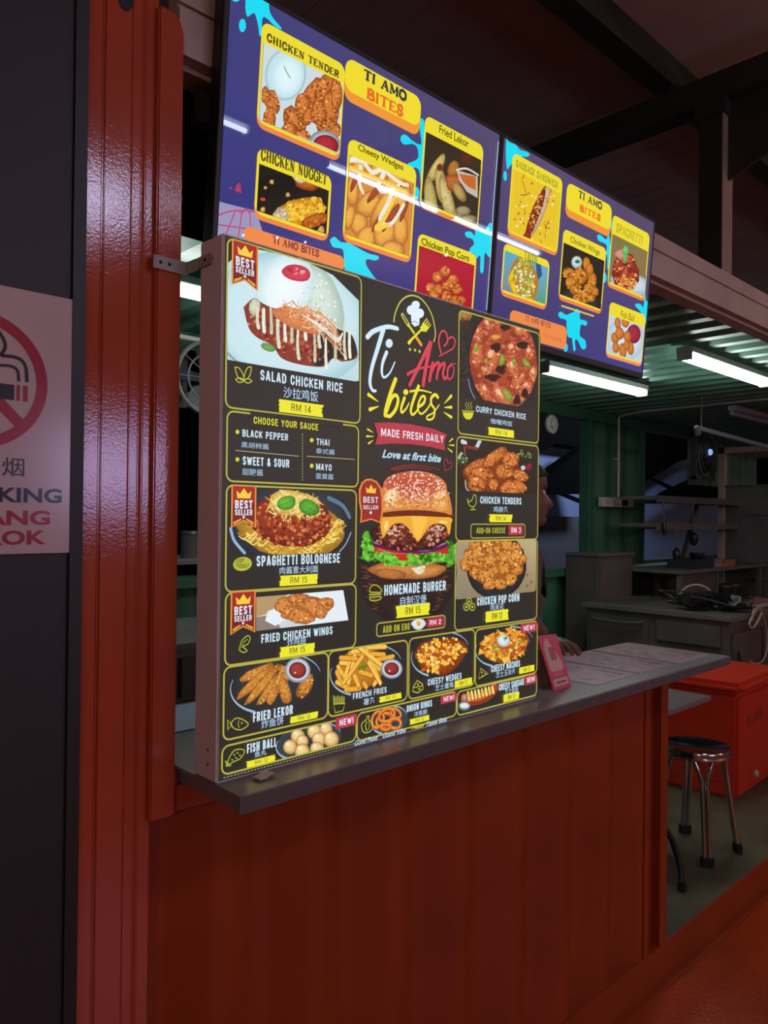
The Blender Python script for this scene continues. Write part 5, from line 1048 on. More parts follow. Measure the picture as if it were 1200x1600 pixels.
tl(3); (a, b), (c, d) = B.q(777.5, 219), B.q(758, 484); B.clip = S1; B.L([(777, 222), (770, 310), (765, 395), (758.5, 484)], .0035, 'a8c8e4', smooth=False); B.clip = None; B.flush('edge_glow', tv1, 'pale bright line along the right edge of the screen')
# --- right television
splash(tv2, [(791, 215), (795, 222), (805, 226), (812, 234), (822, 237), (827, 241), (824, 245), (815, 245), (806, 250), (796, 260), (792, 264), (790, 240)], [(789, 275, 2.8, 8)], S2)
splash(tv2, [(892, 489), (897, 487), (899, 483), (905, 486), (906, 498), (911, 500), (917, 503), (915, 509), (908, 507), (906, 514), (906, 525), (914, 532), (915, 544), (909, 545), (904, 535), (900, 530), (898, 534), (899, 546), (896, 548), (894, 534), (893, 528), (887, 526), (885, 510), (884, 500), (875, 497), (872, 491), (876, 487), (884, 492)], [(883.5, 543, 3.4, 7)], S2)
splash(tv2, [(951, 340), (955, 342), (955, 358), (951, 362), (953, 380), (953, 405), (949, 422), (948, 398), (941, 405), (939, 400), (946, 394), (948, 385), (944, 380), (935, 376), (933, 368), (938, 367), (947, 374), (950, 360)], [(944.5, 434, 3, 8)], S2)
splash(tv2, [(1004, 458), (1008, 461), (1009, 470), (1014, 474), (1012, 512), (1008, 505), (1001, 488), (993, 479), (993, 475), (1000, 475), (1004, 480), (1006, 472)], (), S2)
logo_card(tv2, (886, 284), (953, 361), (903, 298, 938, 328), (904, 320, 936, 346), .0062)
o = card(tv2, (801, 238), (870, 396), 'SAUSAGE SANDWICH', (805, 250, 869, 295), True, 264, th=.003, tc='8c8430', body='e8c82c')
B.P([(803, 264), (868, 298), (864, 395), (800, 372)], 'e8c42c'); B.E(840, 330, 10, 48, 'c86030', '984020', 22, 0, 22); B.E(843, 328, 8, 46, 'd8c4a4', 'b88c60', 21, 0, 22); B.E(835, 335, 6.5, 42, '9c3c24', '6c2418', 21, 0, 22); B.L([(845, 306), (838, 312), (843, 320), (834, 326), (840, 334), (830, 338), (835, 346), (827, 350)], .0045, 'e8c454')
B.E(822, 370, 6, 7, 'a83428', '702018', 20); B.gr = 0; B.scat(60, (835, 330, 32, 48, 10), (1, 2.2), ['c88c34', 'f4e0a0', 'b87830', 'f8f0c8'], seed=3)
for pts in ([(814, 280), (819, 272)], [(815, 283), (820, 300), (823, 304), (812, 306)], [(848, 350), (852, 356), (850, 372)], [(845, 385), (843, 376)], [(856, 345), (850, 357)]): B.L(pts, .003, 'a8641c', smooth=False)
B.scat(60, (837, 334, 5, 32, 20), (1, 2), ['7c3020', 'c87848', '5c1c14'], seed=9); done(o)
o = card(tv2, (787, 379), (853, 480), 'TACOS', (818, 392, 837, 413), True, 391, th=.0028, tc='5c7018', body='6cacd0')
B.V([(785, 385), (856, 410), (850, 480), (783, 465)], ['48b0c8', '6cb0e0', '50a070', '8c7c8c']); B.P([(843, 408), (846, 430), (838, 440), (836, 410)], '30587c'); B.gr = .2
B.P([(803, 406), (815, 400), (822, 402), (836, 425), (840, 445), (832, 470), (815, 472), (800, 455), (794, 436), (797, 420)], 'b8782c', smooth=True)
for x, y, rx, ry, an in ((798, 432, 4, 14, 20), (802, 450, 5, 14, -20), (808, 466, 10, 6, 30), (824, 470, 9, 5, -10), (818, 408, 4, 9, 0)): B.E(x, y, rx, ry, 'f0cc28', 'b89018', an, .1)
B.scat(200, (818, 436, 15, 32, -8), (1.2, 2.8), ['a8c048', 'e8e0a0', 'd8b050', '7ca030', 'f0ecd0', 'c88838', '8cb840'], seed=4); done(o)
o = card(tv2, (880, 357), (939, 487), 'Chicken Wings', (890, 369, 935, 402), False, 379, bold=.01, body='262420')
B.E(905, 474, 34, 26, '3a3c3e', '262420', 15, 0, 24); B.E(900, 410, 8.5, 10, 'd4e8ec', '8ca0a4', 0, 0, 18); B.E(901, 409, 4, 3, '3c6c4c'); B.gr = .2
for x, y, rx, ry in ((915, 412, 6, 10), (920, 422, 6, 10), (888, 427, 10, 9), (905, 432, 12, 14), (890, 442, 8, 10), (924, 440, 7, 14), (898, 452, 9, 10), (928, 456, 6, 8), (918, 452, 8, 10), (910, 464, 12, 10), (902, 466, 8, 8), (922, 466, 6, 6)): B.crust(x, y, rx, ry, 0, 'd88c30', '8c4c14', 'ecac50', 14, seed=x, z=.2)
done(o); tl(3); B.L([(876, 478), (926, 494)], .005, 'dcc850', smooth=False); B.flush('card_edge', o)
o = card(tv2, (957, 335), (1006.5, 467), 'SPAGHETTI', (962, 349, 1002, 383), True, 366, th=.0028, tc='7c7820', body='8c7848')
B.P([(955, 360), (1008, 380), (1008, 475), (955, 460)], '847448'); B.E(985, 444, 34, 17, 'd4e4ec', '98acbc', 16, 0, 22); B.gr = .3; B.E(976, 425, 21, 30, 'a03c24', '6c2414', -8, .08, 22)
B.scat(140, (977, 425, 19, 28, -8), (1.5, 3), ['c8603c', '8c2c1c', 'e89c6c', '6c2014', 'b04428'], seed=5); B.scat(50, (978, 443, 17, 9, 12), (2, 4), ['e8a84c', 'f0bc60', 'c86c30'], 'L', seed=6, asp=.004); B.E(968, 398, 10, 9, 'd89c84', 'a85c44', 0, .2); B.E(976, 392, 5, 8, '7cd070', '3c9c4c', 0, .3); B.E(975, 403, 3, 9, '68c070', '3c9c4c'); done(o)
o = card(tv2, (952.5, 471), (1002, 569), 'Fish Ball', (969, 485, 989, 503), False, 492, bold=.0, body='c4d4e0', under='f0906c')
B.E(976, 530, 30, 34, 'd8e8f0', 'b0c4d4', 0, 0, 22, off=(0, 0)); B.E(989, 522, 11, 15, 'a8344c', '842034', 0, 0, 18)
for x, y, rx, ry in ((964, 505, 5, 9), (976, 504, 6, 8), (960, 528, 6.5, 9), (967, 521, 7, 10), (979, 526, 6, 9), (961, 543, 5.5, 9), (972, 548, 6, 12), (984, 544, 5.5, 11), (978, 540, 5, 8)): B.E(x, y, rx, ry, 'd8863c', '9c5428', -5, .02, 14)
done(o)
tl(1); B.RR(797, 483, 883, 547, 'f08c4c', .02); o = B.flush('orange_banner', tv2); tl(3); B.SL('TI AMO BITES', 819.5, 493, 858, 513, '8c4a48', .0028); B.T('FOR YOU BITES', 848, 522, 876, 535, 'b4604c', 0); B.flush('banner_lettering', o)
# ------------------------------------------------------------------ kitchen things
def at_y(px, py, Y): d = ray(px, py); return EYE+d*(Y/d.y)
def at_z(px, py, Z): d = ray(px, py); return EYE+d*((Z-1.5)/d.z)
# conduit and sockets on the green pier
t = thing('cable_conduit', 'thin pale conduit running down the green pier and along the ceiling', 'conduit', (6.45, 3.6, 1.7))
build('vertical_run', G().tube([(6.455, 3.61, 1.70), (6.45, 3.61, 2.40), (6.43, 3.60, 2.425), (6.40, 3.57, 2.432)], .011, 8), 'white', t)
build('ceiling_run', G().tube([(6.40, 3.57, 2.432), (6.25, 3.3, 2.435), (6.225, 2.2, 2.435), (6.22, 1.5, 2.435)], .009, 8), 'white', t)
build('clip', G().box(6.41, 6.45, 3.60, 3.64, 2.04, 2.05), 'white', t)
t = thing('socket_row', 'row of pale wall sockets at the foot of the conduit on the green pier', 'socket', (6.45, 3.62, 1.60))
build('back_box', G().box(6.17, 6.44, 3.60, 3.65, 1.605, 1.69), 'white', t, bev=.004); build('back_box', G().box(6.48, 6.73, 3.60, 3.65, 1.605, 1.69), 'white', t, bev=.004)
for x in (6.24, 6.36, 6.56, 6.66): build('switch', G().box(x-.02, x+.02, 3.594, 3.60, 1.63, 1.665), 'rail', t)
build('plug', G().box(6.50, 6.55, 3.56, 3.60, 1.62, 1.67), 'black', t, bev=.004)
build('loose_wire', G().tube([(6.52, 3.57, 1.66), (6.47, 3.56, 1.70), (6.455, 3.59, 1.73)], .006, 6), 'black', t)
# round fitting
t = thing('round_wall_vent', 'small round white vent high in the left window opening', 'vent', (5.37, 3.60, 2.2))
build('rim', G().lathe([(.078, 0), (.078, -.02), (.066, -.028), (.062, -.012)], (5.37, 3.62, 2.270), 24, 'y'), 'white', t)
build('hub', G().lathe([(.03, -.01), (.028, -.03), (.01, -.034)], (5.37, 3.62, 2.270), 16, 'y'), 'lightfit', t)
for k in range(8): a = k*pi/4; build('blade', G().obox((5.37+.045*cos(a), 3.605, 2.27+.045*sin(a)), (.02*cos(a), 0, .02*sin(a)), (0, .002, 0), (-.007*sin(a), .003, .007*cos(a))), 'lightfit', t)
build('arm', G().tube([(5.37, 3.63, 2.27), (5.37, 3.64, 2.38)], .01, 6), 'dullsteel', t)
# exhaust fan
def wall_fan(cx, y, cz, r, name, label, blades, m='fanb', sq=True, glow=False):
    t = thing(name, label, 'fan', (cx, y, cz-r))
    if sq:
        g = G()
        for a, b, c, d in ((cx-r, cx+r, cz+r-.03, cz+r), (cx-r, cx+r, cz-r, cz-r+.03), (cx-r, cx-r+.03, cz-r, cz+r), (cx+r-.03, cx+r, cz-r, cz+r)): g.box(a, b, y-.03, y+.02, c, d)
        build('frame', g, 'dullsteel', t)
    n = 28; g = G()
    for rr in (r*.93, r*.62, r*.3): g.tube([(cx+rr*cos(2*pi*i/n), y-.055, cz+rr*sin(2*pi*i/n)) for i in range(n+1)], .005 if rr < r*.9 else .011, 6, False)
    build('guard_ring', g, 'dullsteel', t)
    for k in range(10): a = k*pi/5; build('guard_spoke', G().tube([(cx+r*.15*cos(a), y-.062, cz+r*.15*sin(a)), (cx+r*.92*cos(a), y-.055, cz+r*.92*sin(a))], .003, 5), 'dullsteel', t)
    for k in range(blades):
        a = 2*pi*k/blades+.4; ca, sa = cos(a), sin(a)
        build('blade', G().prism([(cx+ca*r*.12-sa*.02, y-.01, cz+sa*r*.12+ca*.02), (cx+ca*r*.8-sa*r*.30, y-.03, cz+sa*r*.8+ca*r*.30), (cx+ca*r*.86+sa*r*.1, y+.02, cz+sa*r*.86-ca*r*.1), (cx+ca*r*.12+sa*.03, y+.02, cz+sa*r*.12-ca*.03)], (0, .005, 0)), m, t)
    build('hub', G().lathe([(r*.17, .02), (r*.17, -.05), (r*.1, -.065)], (cx, y, cz), 16, 'y'), m, t)
    return t
fan = wall_fan(8.1, 3.55, 2.16, .24, 'exhaust_fan', 'square framed dark exhaust fan hanging in the right window opening under the pipe', 5)
build('motor_light', G().lathe([(.035, 0), (.03, -.02), (.01, -.03)], (8.08, 3.47, 2.21), 14, 'y'), 'glow', fan, label='bluish bright spot on the fan')  # reflected glint put in as a glowing cap; the fan has no lamp
build('hanger', G().tube([(8.1, 3.55, 2.40), (8.1, 3.60, 2.44)], .012, 6), 'dullsteel', fan)
fan2 = wall_fan(1.98, 3.35, 2.16, .19, 'wall_fan', 'round grey wall fan seen in the gap left of the light box', 5, 'fanb', False)
build('wall_arm', G().tube([(1.98, 3.38, 2.16), (1.98, 3.5, 2.2), (1.98, 3.64, 2.2)], .018, 8), 'fanb', fan2); build('wall_plate', G().box(1.93, 2.03, 3.60, 3.645, 2.05, 2.38), 'fanb', fan2)
t = thing('ceiling_conduit', 'pale conduit under the ceiling above the wall fan, in the narrow gap', 'conduit', (1.9, 3.3, 2.32))
build('pipe', G().tube([(1.3, 3.3, 2.34), (2.7, 3.3, 2.34)], .012, 8), 'white', t)
# hanging shelves
for z, x1, nm in ((1.70, 8.02, 'upper'), (1.46, 8.0, 'lower')):
    t = thing('steel_shelf', '%s long steel shelf across the right window opening' % nm, 'shelf', (7.15, 3.3, z), 'steel shelves across the window opening')
    build('board', G().box(6.27, x1, 3.15, 3.50, z-.03, z), 'dullsteel', t); build('front_lip', G().box(6.27, x1, 3.14, 3.15, z-.055, z+.004), 'steel' if nm == 'upper' else 'dullsteel', t)
    for xx in (6.85, 7.95): build('bracket', G().box(xx, xx+.03, 3.15, 3.62, z-.055, z-.03), 'darksteel', t)
t = thing('shelf_strut', 'leaning dark steel strut behind the two shelves', 'strut', (7.7, 3.52, 1.08))
build('bar', G().tube([(7.92, 3.53, 1.66), (7.60, 3.53, 1.09)], .028, 6), 'darksteel', t); build('foot', G().box(7.54, 7.66, 3.49, 3.57, 1.075, 1.09), 'darksteel', t)
for i, (px, py, L, r, nm, lab) in enumerate(((1037, 793, .20, .018, 'hanging_ladle', 'thin ladle hanging below the upper shelf'), (1056, 826, .20, .03, 'hanging_ladle', 'dark ladle hanging below the lower shelf left of the strut'), (1083, 795, .30, .038, 'hanging_spatula', 'dark broad spatula hanging from the upper shelf nearest the strut'))):
    q = at_y(px, py, 3.12); zt = 1.655 if i != 1 else 1.42
    t = thing(nm, lab, 'utensil', (q.x, 3.12, zt-L-.1)); build('handle', G().tube([(q.x, 3.125, zt), (q.x+.005, 3.115, zt-L)], .007, 6), 'darksteel', t)
    build('head', G().lathe([(.004, .05), (r, .02), (r*1.1, -.03), (r*.6, -.07), (.004, -.075)], (q.x+.005, 3.115, zt-L-.02), 12), 'black', t)
# tall rear bench under the shelves
t = thing('rear_steel_bench', 'dark steel bench with open bay under the right window opening', 'bench', (7.1, 3.2, FL))
build('top', G().box(6.15, 7.98, 2.85, 3.55, 1.045, 1.075), 'dullsteel', t, bev=.003); build('left_panel', G().box(6.2, 6.9, 2.90, 2.93, FL+.1, 1.045), 'darksteel', t)
build('back_panel', G().box(6.2, 7.9, 3.5, 3.52, FL+.1, 1.045), 'darksteel', t); build('lower_board', G().box(6.9, 7.9, 2.9, 3.5, .5, .53), 'darksteel', t)
for x in (6.2, 6.9, 7.9): 
    for y in (2.9, 3.5): build('leg', G().box(x-.02, x+.02, y-.02, y+.02, FL, 1.045), 'dullsteel', t)
for nm, x0, x1, y0, y1, h, m_, lab, cat in (('navy_box', 6.42, 6.86, 2.90, 3.12, .075, 'booknavy', 'flat navy box at the left of the rear bench', 'box'), ('lilac_box', 6.88, 6.99, 2.88, 3.05, .07, 'lilac', 'small lilac box beside the navy box', 'box'), ('cardboard_box', 7.02, 7.28, 2.88, 3.1, .06, 'card', 'low brown cardboard box right of the lilac box', 'box')):
    t = thing(nm, lab, cat, ((x0+x1)/2, (y0+y1)/2, 1.0755)); build('body', G().box(x0, x1, y0, y1, 1.0755, 1.0755+h*.72), m_, t, bev=.003); build('lid', G().box(x0-.004, x1+.004, y0-.004, y1+.004, 1.0755+h*.72, 1.0755+h), m_, t, bev=.002)
t = thing('cooking_pot', 'dark pot with a bright rim standing on the navy box', 'pot', (6.74, 3.0, 1.1515)); build('bowl', G().lathe([(.045, 0), (.06, .02), (.062, .05)], (6.74, 3.0, 1.1515), 20), 'black', t); build('rim', G().lathe([(.064, .048), (.066, .054), (.060, .056)], (6.74, 3.0, 1.1515), 20), 'steel', t)
for k, x in enumerate((7.42, 7.62)):
    t = thing('metal_bowl', ('left' if k == 0 else 'right')+' one of two dark bowls with bright rims under the rear bench top', 'bowl', (x, 3.05, .5305), 'bowls under the rear bench'); build('bowl', G().lathe([(.04, 0), (.08, .06), (.09, .34)], (x, 3.05, .5305), 18), 'black', t); build('rim', G().lathe([(.092, .335), (.094, .35), (.086, .352)], (x, 3.05, .5305), 18), 'steel', t)
t = thing('plastic_sack', 'pale bluish plastic sack under the rear bench top', 'sack', (7.1, 3.1, .5305)); build('bag', G().lathe([(.08, 0), (.12, .1), (.11, .28), (.05, .40), (.06, .46)], (7.1, 3.1, .5305), 12), 'deadtube', t)
# grey cabinet against the pier
t = thing('grey_cabinet', 'plain dark grey cabinet standing before the green pier', 'cabinet', (5.87, 3.4, FL))
build('body', G().box(5.58, 6.14, 3.30, 3.60, FL+.02, 1.19), 'darksteel', t, bev=.004); build('top_board', G().box(5.57, 6.16, 3.28, 3.60, 1.19, 1.21), 'dullsteel', t)
build('door', G().box(5.60, 6.12, 3.285, 3.30, .1, 1.15), 'darksteel', t, bev=.003); build('foot', G().box(5.6, 6.1, 3.32, 3.58, FL, FL+.02), 'black', t)
# long bench running towards the back
BX, BY, BT = 5.30, 2.114, .84
t = thing('kitchen_work_bench', 'long dark steel bench with doors in the middle of the kitchen', 'bench', (5.85, 2.8, FL))
build('top', G().box(BX, 6.12, BY, 3.28, BT-.035, BT), 'dullsteel', t, bev=.004)
build('body', G().box(BX+.03, 6.10, BY+.03, 3.24, FL+.06, BT-.035), 'darksteel', t)
build('oven_door', G().box(BX+.005, BX+.03, 2.72, 3.2, .30, .76), 'darksteel', t, bev=.005)
build('oven_handle', G().tube([(BX+.01, 3.17, .74), (BX-.04, 3.15, .735), (BX-.05, 3.05, .73), (BX-.05, 2.85, .73), (BX-.04, 2.78, .735), (BX+.01, 2.76, .74)], .011, 8), 'steel', t)
build('side_door', G().box(BX+.06, 5.85, BY+.008, BY+.03, .12, .72), 'darksteel', t, bev=.004); build('side_door', G().box(5.89, 6.08, BY+.008, BY+.03, .12, .72), 'darksteel', t, bev=.004)
build('recess_handle', G().tube([(5.44, BY+.004, .60), (5.42, BY-.012, .56), (5.42, BY-.012, .50), (5.44, BY+.004, .46)], .012, 8), 'black', t)
build('drawer_front', G().box(BX+.008, BX+.03, 2.2, 2.66, .62, .77), 'darksteel', t, bev=.004)
for y in (3.0, 3.1, 3.2): build('griddle_bar', G().tube([(5.36, y, BT+.012), (6.08, y-.10, BT+.014)], .008, 6), 'steel', t)
for x, y in ((5.36, 2.17), (6.04, 2.17), (5.36, 3.2), (6.04, 3.2)): build('foot', G().lathe([(.02, 0), (.02, .06)], (x, y, FL), 10), 'black', t)
# heap of black bags and a wire basket
rb = random.Random(9)
c0 = at_z(1105, 948, .86)
t = thing('black_bag_heap', 'crumpled heap of black plastic bags and cords on the work bench', 'bags', (c0.x, c0.y, BT)); t['group'] = 'clutter on the work bench'
for i in range(15):
    q = Vector((c0.x+rb.uniform(-.22, .30), c0.y+rb.uniform(-.24, .26), BT+.001)); r = rb.uniform(.05, .10); q.z += r*.74
    bm = bmesh.new(); bmesh.ops.create_icosphere(bm, subdivisions=2, radius=r)
    for v in bm.verts: v.co = v.co*(1+rb.uniform(-.22, .25)); v.co.z *= .6; v.co.z = max(v.co.z, -r*.73)
    g = G(); g.v = [v.co+q for v in bm.verts]; g.f = [tuple(v.index for v in f.verts) for f in bm.faces]; bm.free()
    build('crumpled_bag', g, 'bag', t, smooth=25)
for i in range(7):
    p_ = [(c0.x+rb.uniform(-.3, .35), c0.y+rb.uniform(-.28, .28), BT+rb.uniform(.02, .14)) for _ in range(5)]
    pp = []
    for k in range(len(p_)-1): pp += [tuple(p_[k][j]+(p_[k+1][j]-p_[k][j])*s_/4 for j in range(3)) for s_ in range(4)]
    build('cord', G().tube(pp, .006, 6), 'bag', t)
h0 = at_z(1088, 945, .86)
build('bag_handle', G().tube([(h0.x+.10*cos(a)*.7, h0.y-.10*cos(a), BT+.06+.11*sin(a)) for a in [i*pi/10 for i in range(11)]], .008, 8), 'cable', t, label='pale curved handle')  # wire loop lying in the bag heap, joined to it as a part
# papers and tray on the right end of the bench
q = at_z(1180, 945, BT)
for nm, m_, dx, dy, z, lab in (('paper_sheet', 'green2', .05, .16, .012, 'green sheet at the back of the paper pile'), ('paper_sheet', 'pinkp', .02, .06, .022, 'pink folded sheet in the middle of the paper pile'), ('paper_sheet', 'cream', -.02, -.02, .004, 'cream tray paper at the front edge of the bench')):
    t = thing(nm, lab, 'paper', (q.x+dx, q.y+dy, BT+z), 'papers on the bench end')
    build('sheet', G().prism([(q.x+dx-.18, q.y+dy-.09, BT+z), (q.x+dx+.24, q.y+dy-.10, BT+z+.003), (q.x+dx+.26, q.y+dy+.06, BT+z+.012), (q.x+dx-.14, q.y+dy+.07, BT+z+.006)], (0, 0, .004)), m_, t)
t = thing('dark_bottle_cap', 'small dark jar standing before the paper pile', 'jar', (5.62, 2.3, BT)); j0 = at_z(1172, 943, BT)
t.location = (j0.x, j0.y, BT); build('jar', G().lathe([(.03, 0), (.03, .05), (.026, .06)], (j0.x, j0.y, BT+.0005), 14), 'black', t); build('lid', G().lathe([(.029, .06), (.029, .075)], (j0.x, j0.y, BT+.0005), 14), 'bag', t)
# white cable hanging from the bench
def cab(pts, Y=2.09): return [tuple(at_y(x, y, Y)) for x, y in spl(pts, 5)]
t = thing('hanging_cable', 'pale knotted cable hanging over the bench front by the paper pile', 'cable', tuple(at_y(1175, 1035, 2.09)))
build('loop', G().tube(cab([(1184, 952), (1176, 962), (1171, 974), (1173, 981), (1180, 977), (1190, 956), (1184, 950), (1177, 956), (1175, 970)]), .0075, 7), 'cable', t)
build('tail', G().tube(cab([(1190, 956), (1197, 980), (1199, 1010), (1192, 1032), (1181, 1037), (1171, 1033)]), .006, 7), 'cable', t); build('tail', G().tube([tuple(at_z(1160, 946, BT+.01)), tuple(at_z(1175, 950, BT+.01)), tuple(at_y(1188, 953, 2.09))], .006, 7), 'cable', t)
# box on the partition
t = thing('dark_crate', 'dark crate standing on top of the grey steel partition cabinet', 'crate', (8.2, 2.7, 1.855))
build('crate_body', G().box(8.06, 8.5, 2.3, 2.99, 1.855, 2.12), 'darkroof', t, bev=.01); build('lid', G().box(8.04, 8.52, 2.28, 3.0, 2.12, 2.135), 'darksteel', t)
build('shelf_board', G().box(8.0, 8.6, .5, 3.33, 1.84, 1.8545), 'dullsteel', label='top board of the steel partition cabinet', cat='board')

# ------------------------------------------------------------------ seen in the narrow gap at the left
t = thing('left_kitchen_cabinet', 'grey cabinet with a framed door seen low in the narrow gap', 'cabinet', (1.7, 2.6, FL))
build('body', G().box(1.22, 2.3, 2.42, 3.0, FL, 1.03), 'dullsteel', t, bev=.003); build('top_board', G().box(1.2, 2.32, 2.40, 3.0, 1.03, 1.05), 'dullsteel', t)
build('door', G().box(1.345, 1.8, 2.405, 2.42, .86, 1.0), 'darksteel', t, bev=.004)
t = thing('inner_counter', 'dark inner counter top behind the serving window', 'counter', (1.4, 1.75, FL)); build('top', G().box(.78, 1.95, 1.56, 2.05, .91, .94), 'counter', t)
for x in (.85, 1.88): build('leg', G().box(x, x+.04, 1.62, 1.66, FL, .91), 'darksteel', t); build('leg', G().box(x, x+.04, 1.98, 2.02, FL, .91), 'darksteel', t)
t = thing('blue_paper_sheet', 'pale blue sheet lying on the inner counter in the narrow gap', 'paper', (1.1, 1.9, .9405)); build('sheet', G().box(.95, 1.4, 1.78, 2.02, .9405, .944), 'bluepaper', t)
t = thing('gap_shelf', 'dark shelf with clutter high behind the gap', 'shelf', (1.7, 3.2, 1.2)); build('board', G().box(1.3, 2.4, 3.0, 3.4, 1.28, 1.30), 'dullsteel', t)
for x in (1.35, 2.3): build('post', G().box(x, x+.03, 3.3, 3.33, FL, 1.28), 'darksteel', t)
for i, (x, r, h) in enumerate(((1.62, .05, .16), (1.78, .04, .11), (1.92, .05, .09))):
    o = thing('kitchen_tin', ['tall', 'middle', 'low'][i]+' tin in the row of three on the shelf behind the gap', 'tin', (x, 3.12, 1.30), 'tins on the gap shelf'); build('can', G().lathe([(r, 0), (r, h)], (x, 3.12, 1.3005), 16), 'darksteel', o); build('lid', G().lathe([(r+.003, h), (r+.003, h+.012)], (x, 3.12, 1.3005), 16), 'steel', o)

# ------------------------------------------------------------------ cooler, shelf, stool, hose
cx_, cy_ = 4.474, 1.749
ang = radians(4)
ux, uy = Vector((cos(ang), sin(ang)*.5, 0)).normalized(), Vector((-.13, .99, 0)).normalized()
def cp(a, b, z): return Vector((cx_, cy_, 0))+ux*a+uy*b+Vector((0, 0, z))
def cbox(a0, a1, b0, b1, z0, z1, i=0): return G().add([cp(a, b, z) for z in (z0, z1) for b in (b0, b1) for a in (a0, a1)], [(0, 2, 3, 1), (4, 5, 7, 6), (0, 1, 5, 4), (2, 6, 7, 3), (0, 4, 6, 2), (1, 3, 7, 5)])
t = thing('picnic_cooler', 'big orange red plastic cooler box on the kitchen floor', 'cooler', cp(.35, .25, FL))
build('body', cbox(0, .72, 0, .50, FL+.001, .50), 'cooler', t, bev=.018); build('lid', cbox(-.03, .75, -.03, .53, .505, .575), 'cooler', t, bev=.028)
for z in (.00, .04, .08): build('side_groove', cbox(-.006, .0, .06, .44, z, z+.016), 'cooler', t, bev=.003)
build('drain_plug', G().lathe([(.022, 0), (.018, -.012), (.006, -.016)], tuple(cp(.30, 0, -.005)), 14, 'y'), 'white', t)
build('faded_mark', cbox(.16, .172, -.003, 0, .30, .36).add([cp(.2+.03*cos(i*.52), -.0015, .325+.028*sin(i*.52)) for i in range(12)]+[cp(.2+.022*cos(i*.52), -.0015, .325+.02*sin(i*.52)) for i in range(12)], [(i, (i+1) % 12, 12+(i+1) % 12, 12+i) for i in range(12)]), 'bluemark', t)
for k in range(4): build('faded_mark', cbox(.26+k*.04, .268+k*.04, -.003, 0, .30+.006*k, .355+.006*k), 'bluemark', t)
t = thing('side_shelf', 'dark grey shelf board jutting out below the counter end', 'shelf', (3.5, 1.8, .59)); build('board', G().box(2.95, 3.885, 1.65, 1.95, .588, .612), 'counter', t, bev=.003)
for x in (3.0, 3.35): build('leg', G().box(x, x+.04, 1.88, 1.92, FL, .588), 'darksteel', t)
sc = Vector((3.675, 1.63, 0)); SR = .150
t = thing('round_steel_stool', 'round chrome stool with four tube legs beside the orange wall end', 'stool', (sc.x, sc.y, FL))
build('seat', G().lathe([(.001, .397), (SR*.55, .399), (SR*.9, .409), (SR, .412), (SR+.004, .405), (SR+.003, .385), (SR-.006, .378), (.001, .378)][::-1], (sc.x, sc.y, 0), 40), 'chrome', t)
build('rim', G().tube([(sc.x+(SR+.002)*cos(a), sc.y+(SR+.002)*sin(a), .382) for a in [i*2*pi/36 for i in range(37)]], .007, 8, False), 'chrome', t)
for k in range(4):
    a = radians(-141+90*k); ca, sa = cos(a), sin(a); px_, py_ = -sa, ca
    lg = G()
    for s_ in (-1, 1):
        lg.tube([(sc.x+ca*.115+px_*s_*.045, sc.y+sa*.115+py_*s_*.045, .378), (sc.x+ca*.125+px_*s_*.035, sc.y+sa*.125+py_*s_*.035, .35), (sc.x+ca*.135+px_*s_*.013, sc.y+sa*.135+py_*s_*.013, .29), (sc.x+ca*.15+px_*s_*.011, sc.y+sa*.15+py_*s_*.011, .2), (sc.x+ca*.19+px_*s_*.011, sc.y+sa*.19+py_*s_*.011, FL+.03)], .0105, 10)
    build('leg', lg, 'chrome', t); build('rubber_foot', G().obox((sc.x+ca*.193, sc.y+sa*.193, FL+.022), (px_*.028, py_*.028, 0), (ca*.016, sa*.016, 0), (0, 0, .0215)), 'rubber', t, bev=.004)
hp = [(3.05, 1.75, .0), (3.15, 1.70, .0), (3.25, 1.64, -.02), (3.27, 1.55, -.06), (3.25, 1.50, FL+.012)]
hp = [at_z(1040, 1296, .12), at_z(1050, 1312, .07), at_z(1058, 1335, .01), at_z(1064, 1360, -.05), at_z(1066, 1387, FL+.012)]
t = thing('black_hose', 'black curved hose end on the floor left of the stool', 'hose', (hp[-1].x, hp[-1].y, FL)); build('tube', G().tube([at_z(1020, 1290, .14)]+hp, .014, 10), 'rubber', t); build('end_fitting', G().lathe([(.017, 0), (.017, .04)], (hp[-1].x, hp[-1].y, FL+.0005), 12), 'rubber', t)

# ------------------------------------------------------------------ person behind the light box, seen in profile
PX, PY = 2.385, 1.74
per = thing('person', 'person in a pale shirt standing behind the counter, mostly hidden by the light box', 'person', (PX-.05, PY, FL))
def skin_mesh(name, verts, edges, rad, m_, parent, root=0, sub=2):
    org = world_of(parent); me = bpy.data.meshes.new(name); me.from_pydata([tuple(Vector(v)-org) for v in verts], edges, []); me.materials.append(M[m_])
    o = link(name, me, parent); sk = o.modifiers.new('skin', 'SKIN'); sk.use_smooth_shade = True
    for i, r in enumerate(rad): me.skin_vertices[0].data[i].radius = r if isinstance(r, tuple) else (r, r)
    me.skin_vertices[0].data[root].use_root = True
    sb = o.modifiers.new('sub', 'SUBSURF'); sb.levels = sb.render_levels = sub
    return o
def X(a, b, c): return (PX+a, PY+b, c)
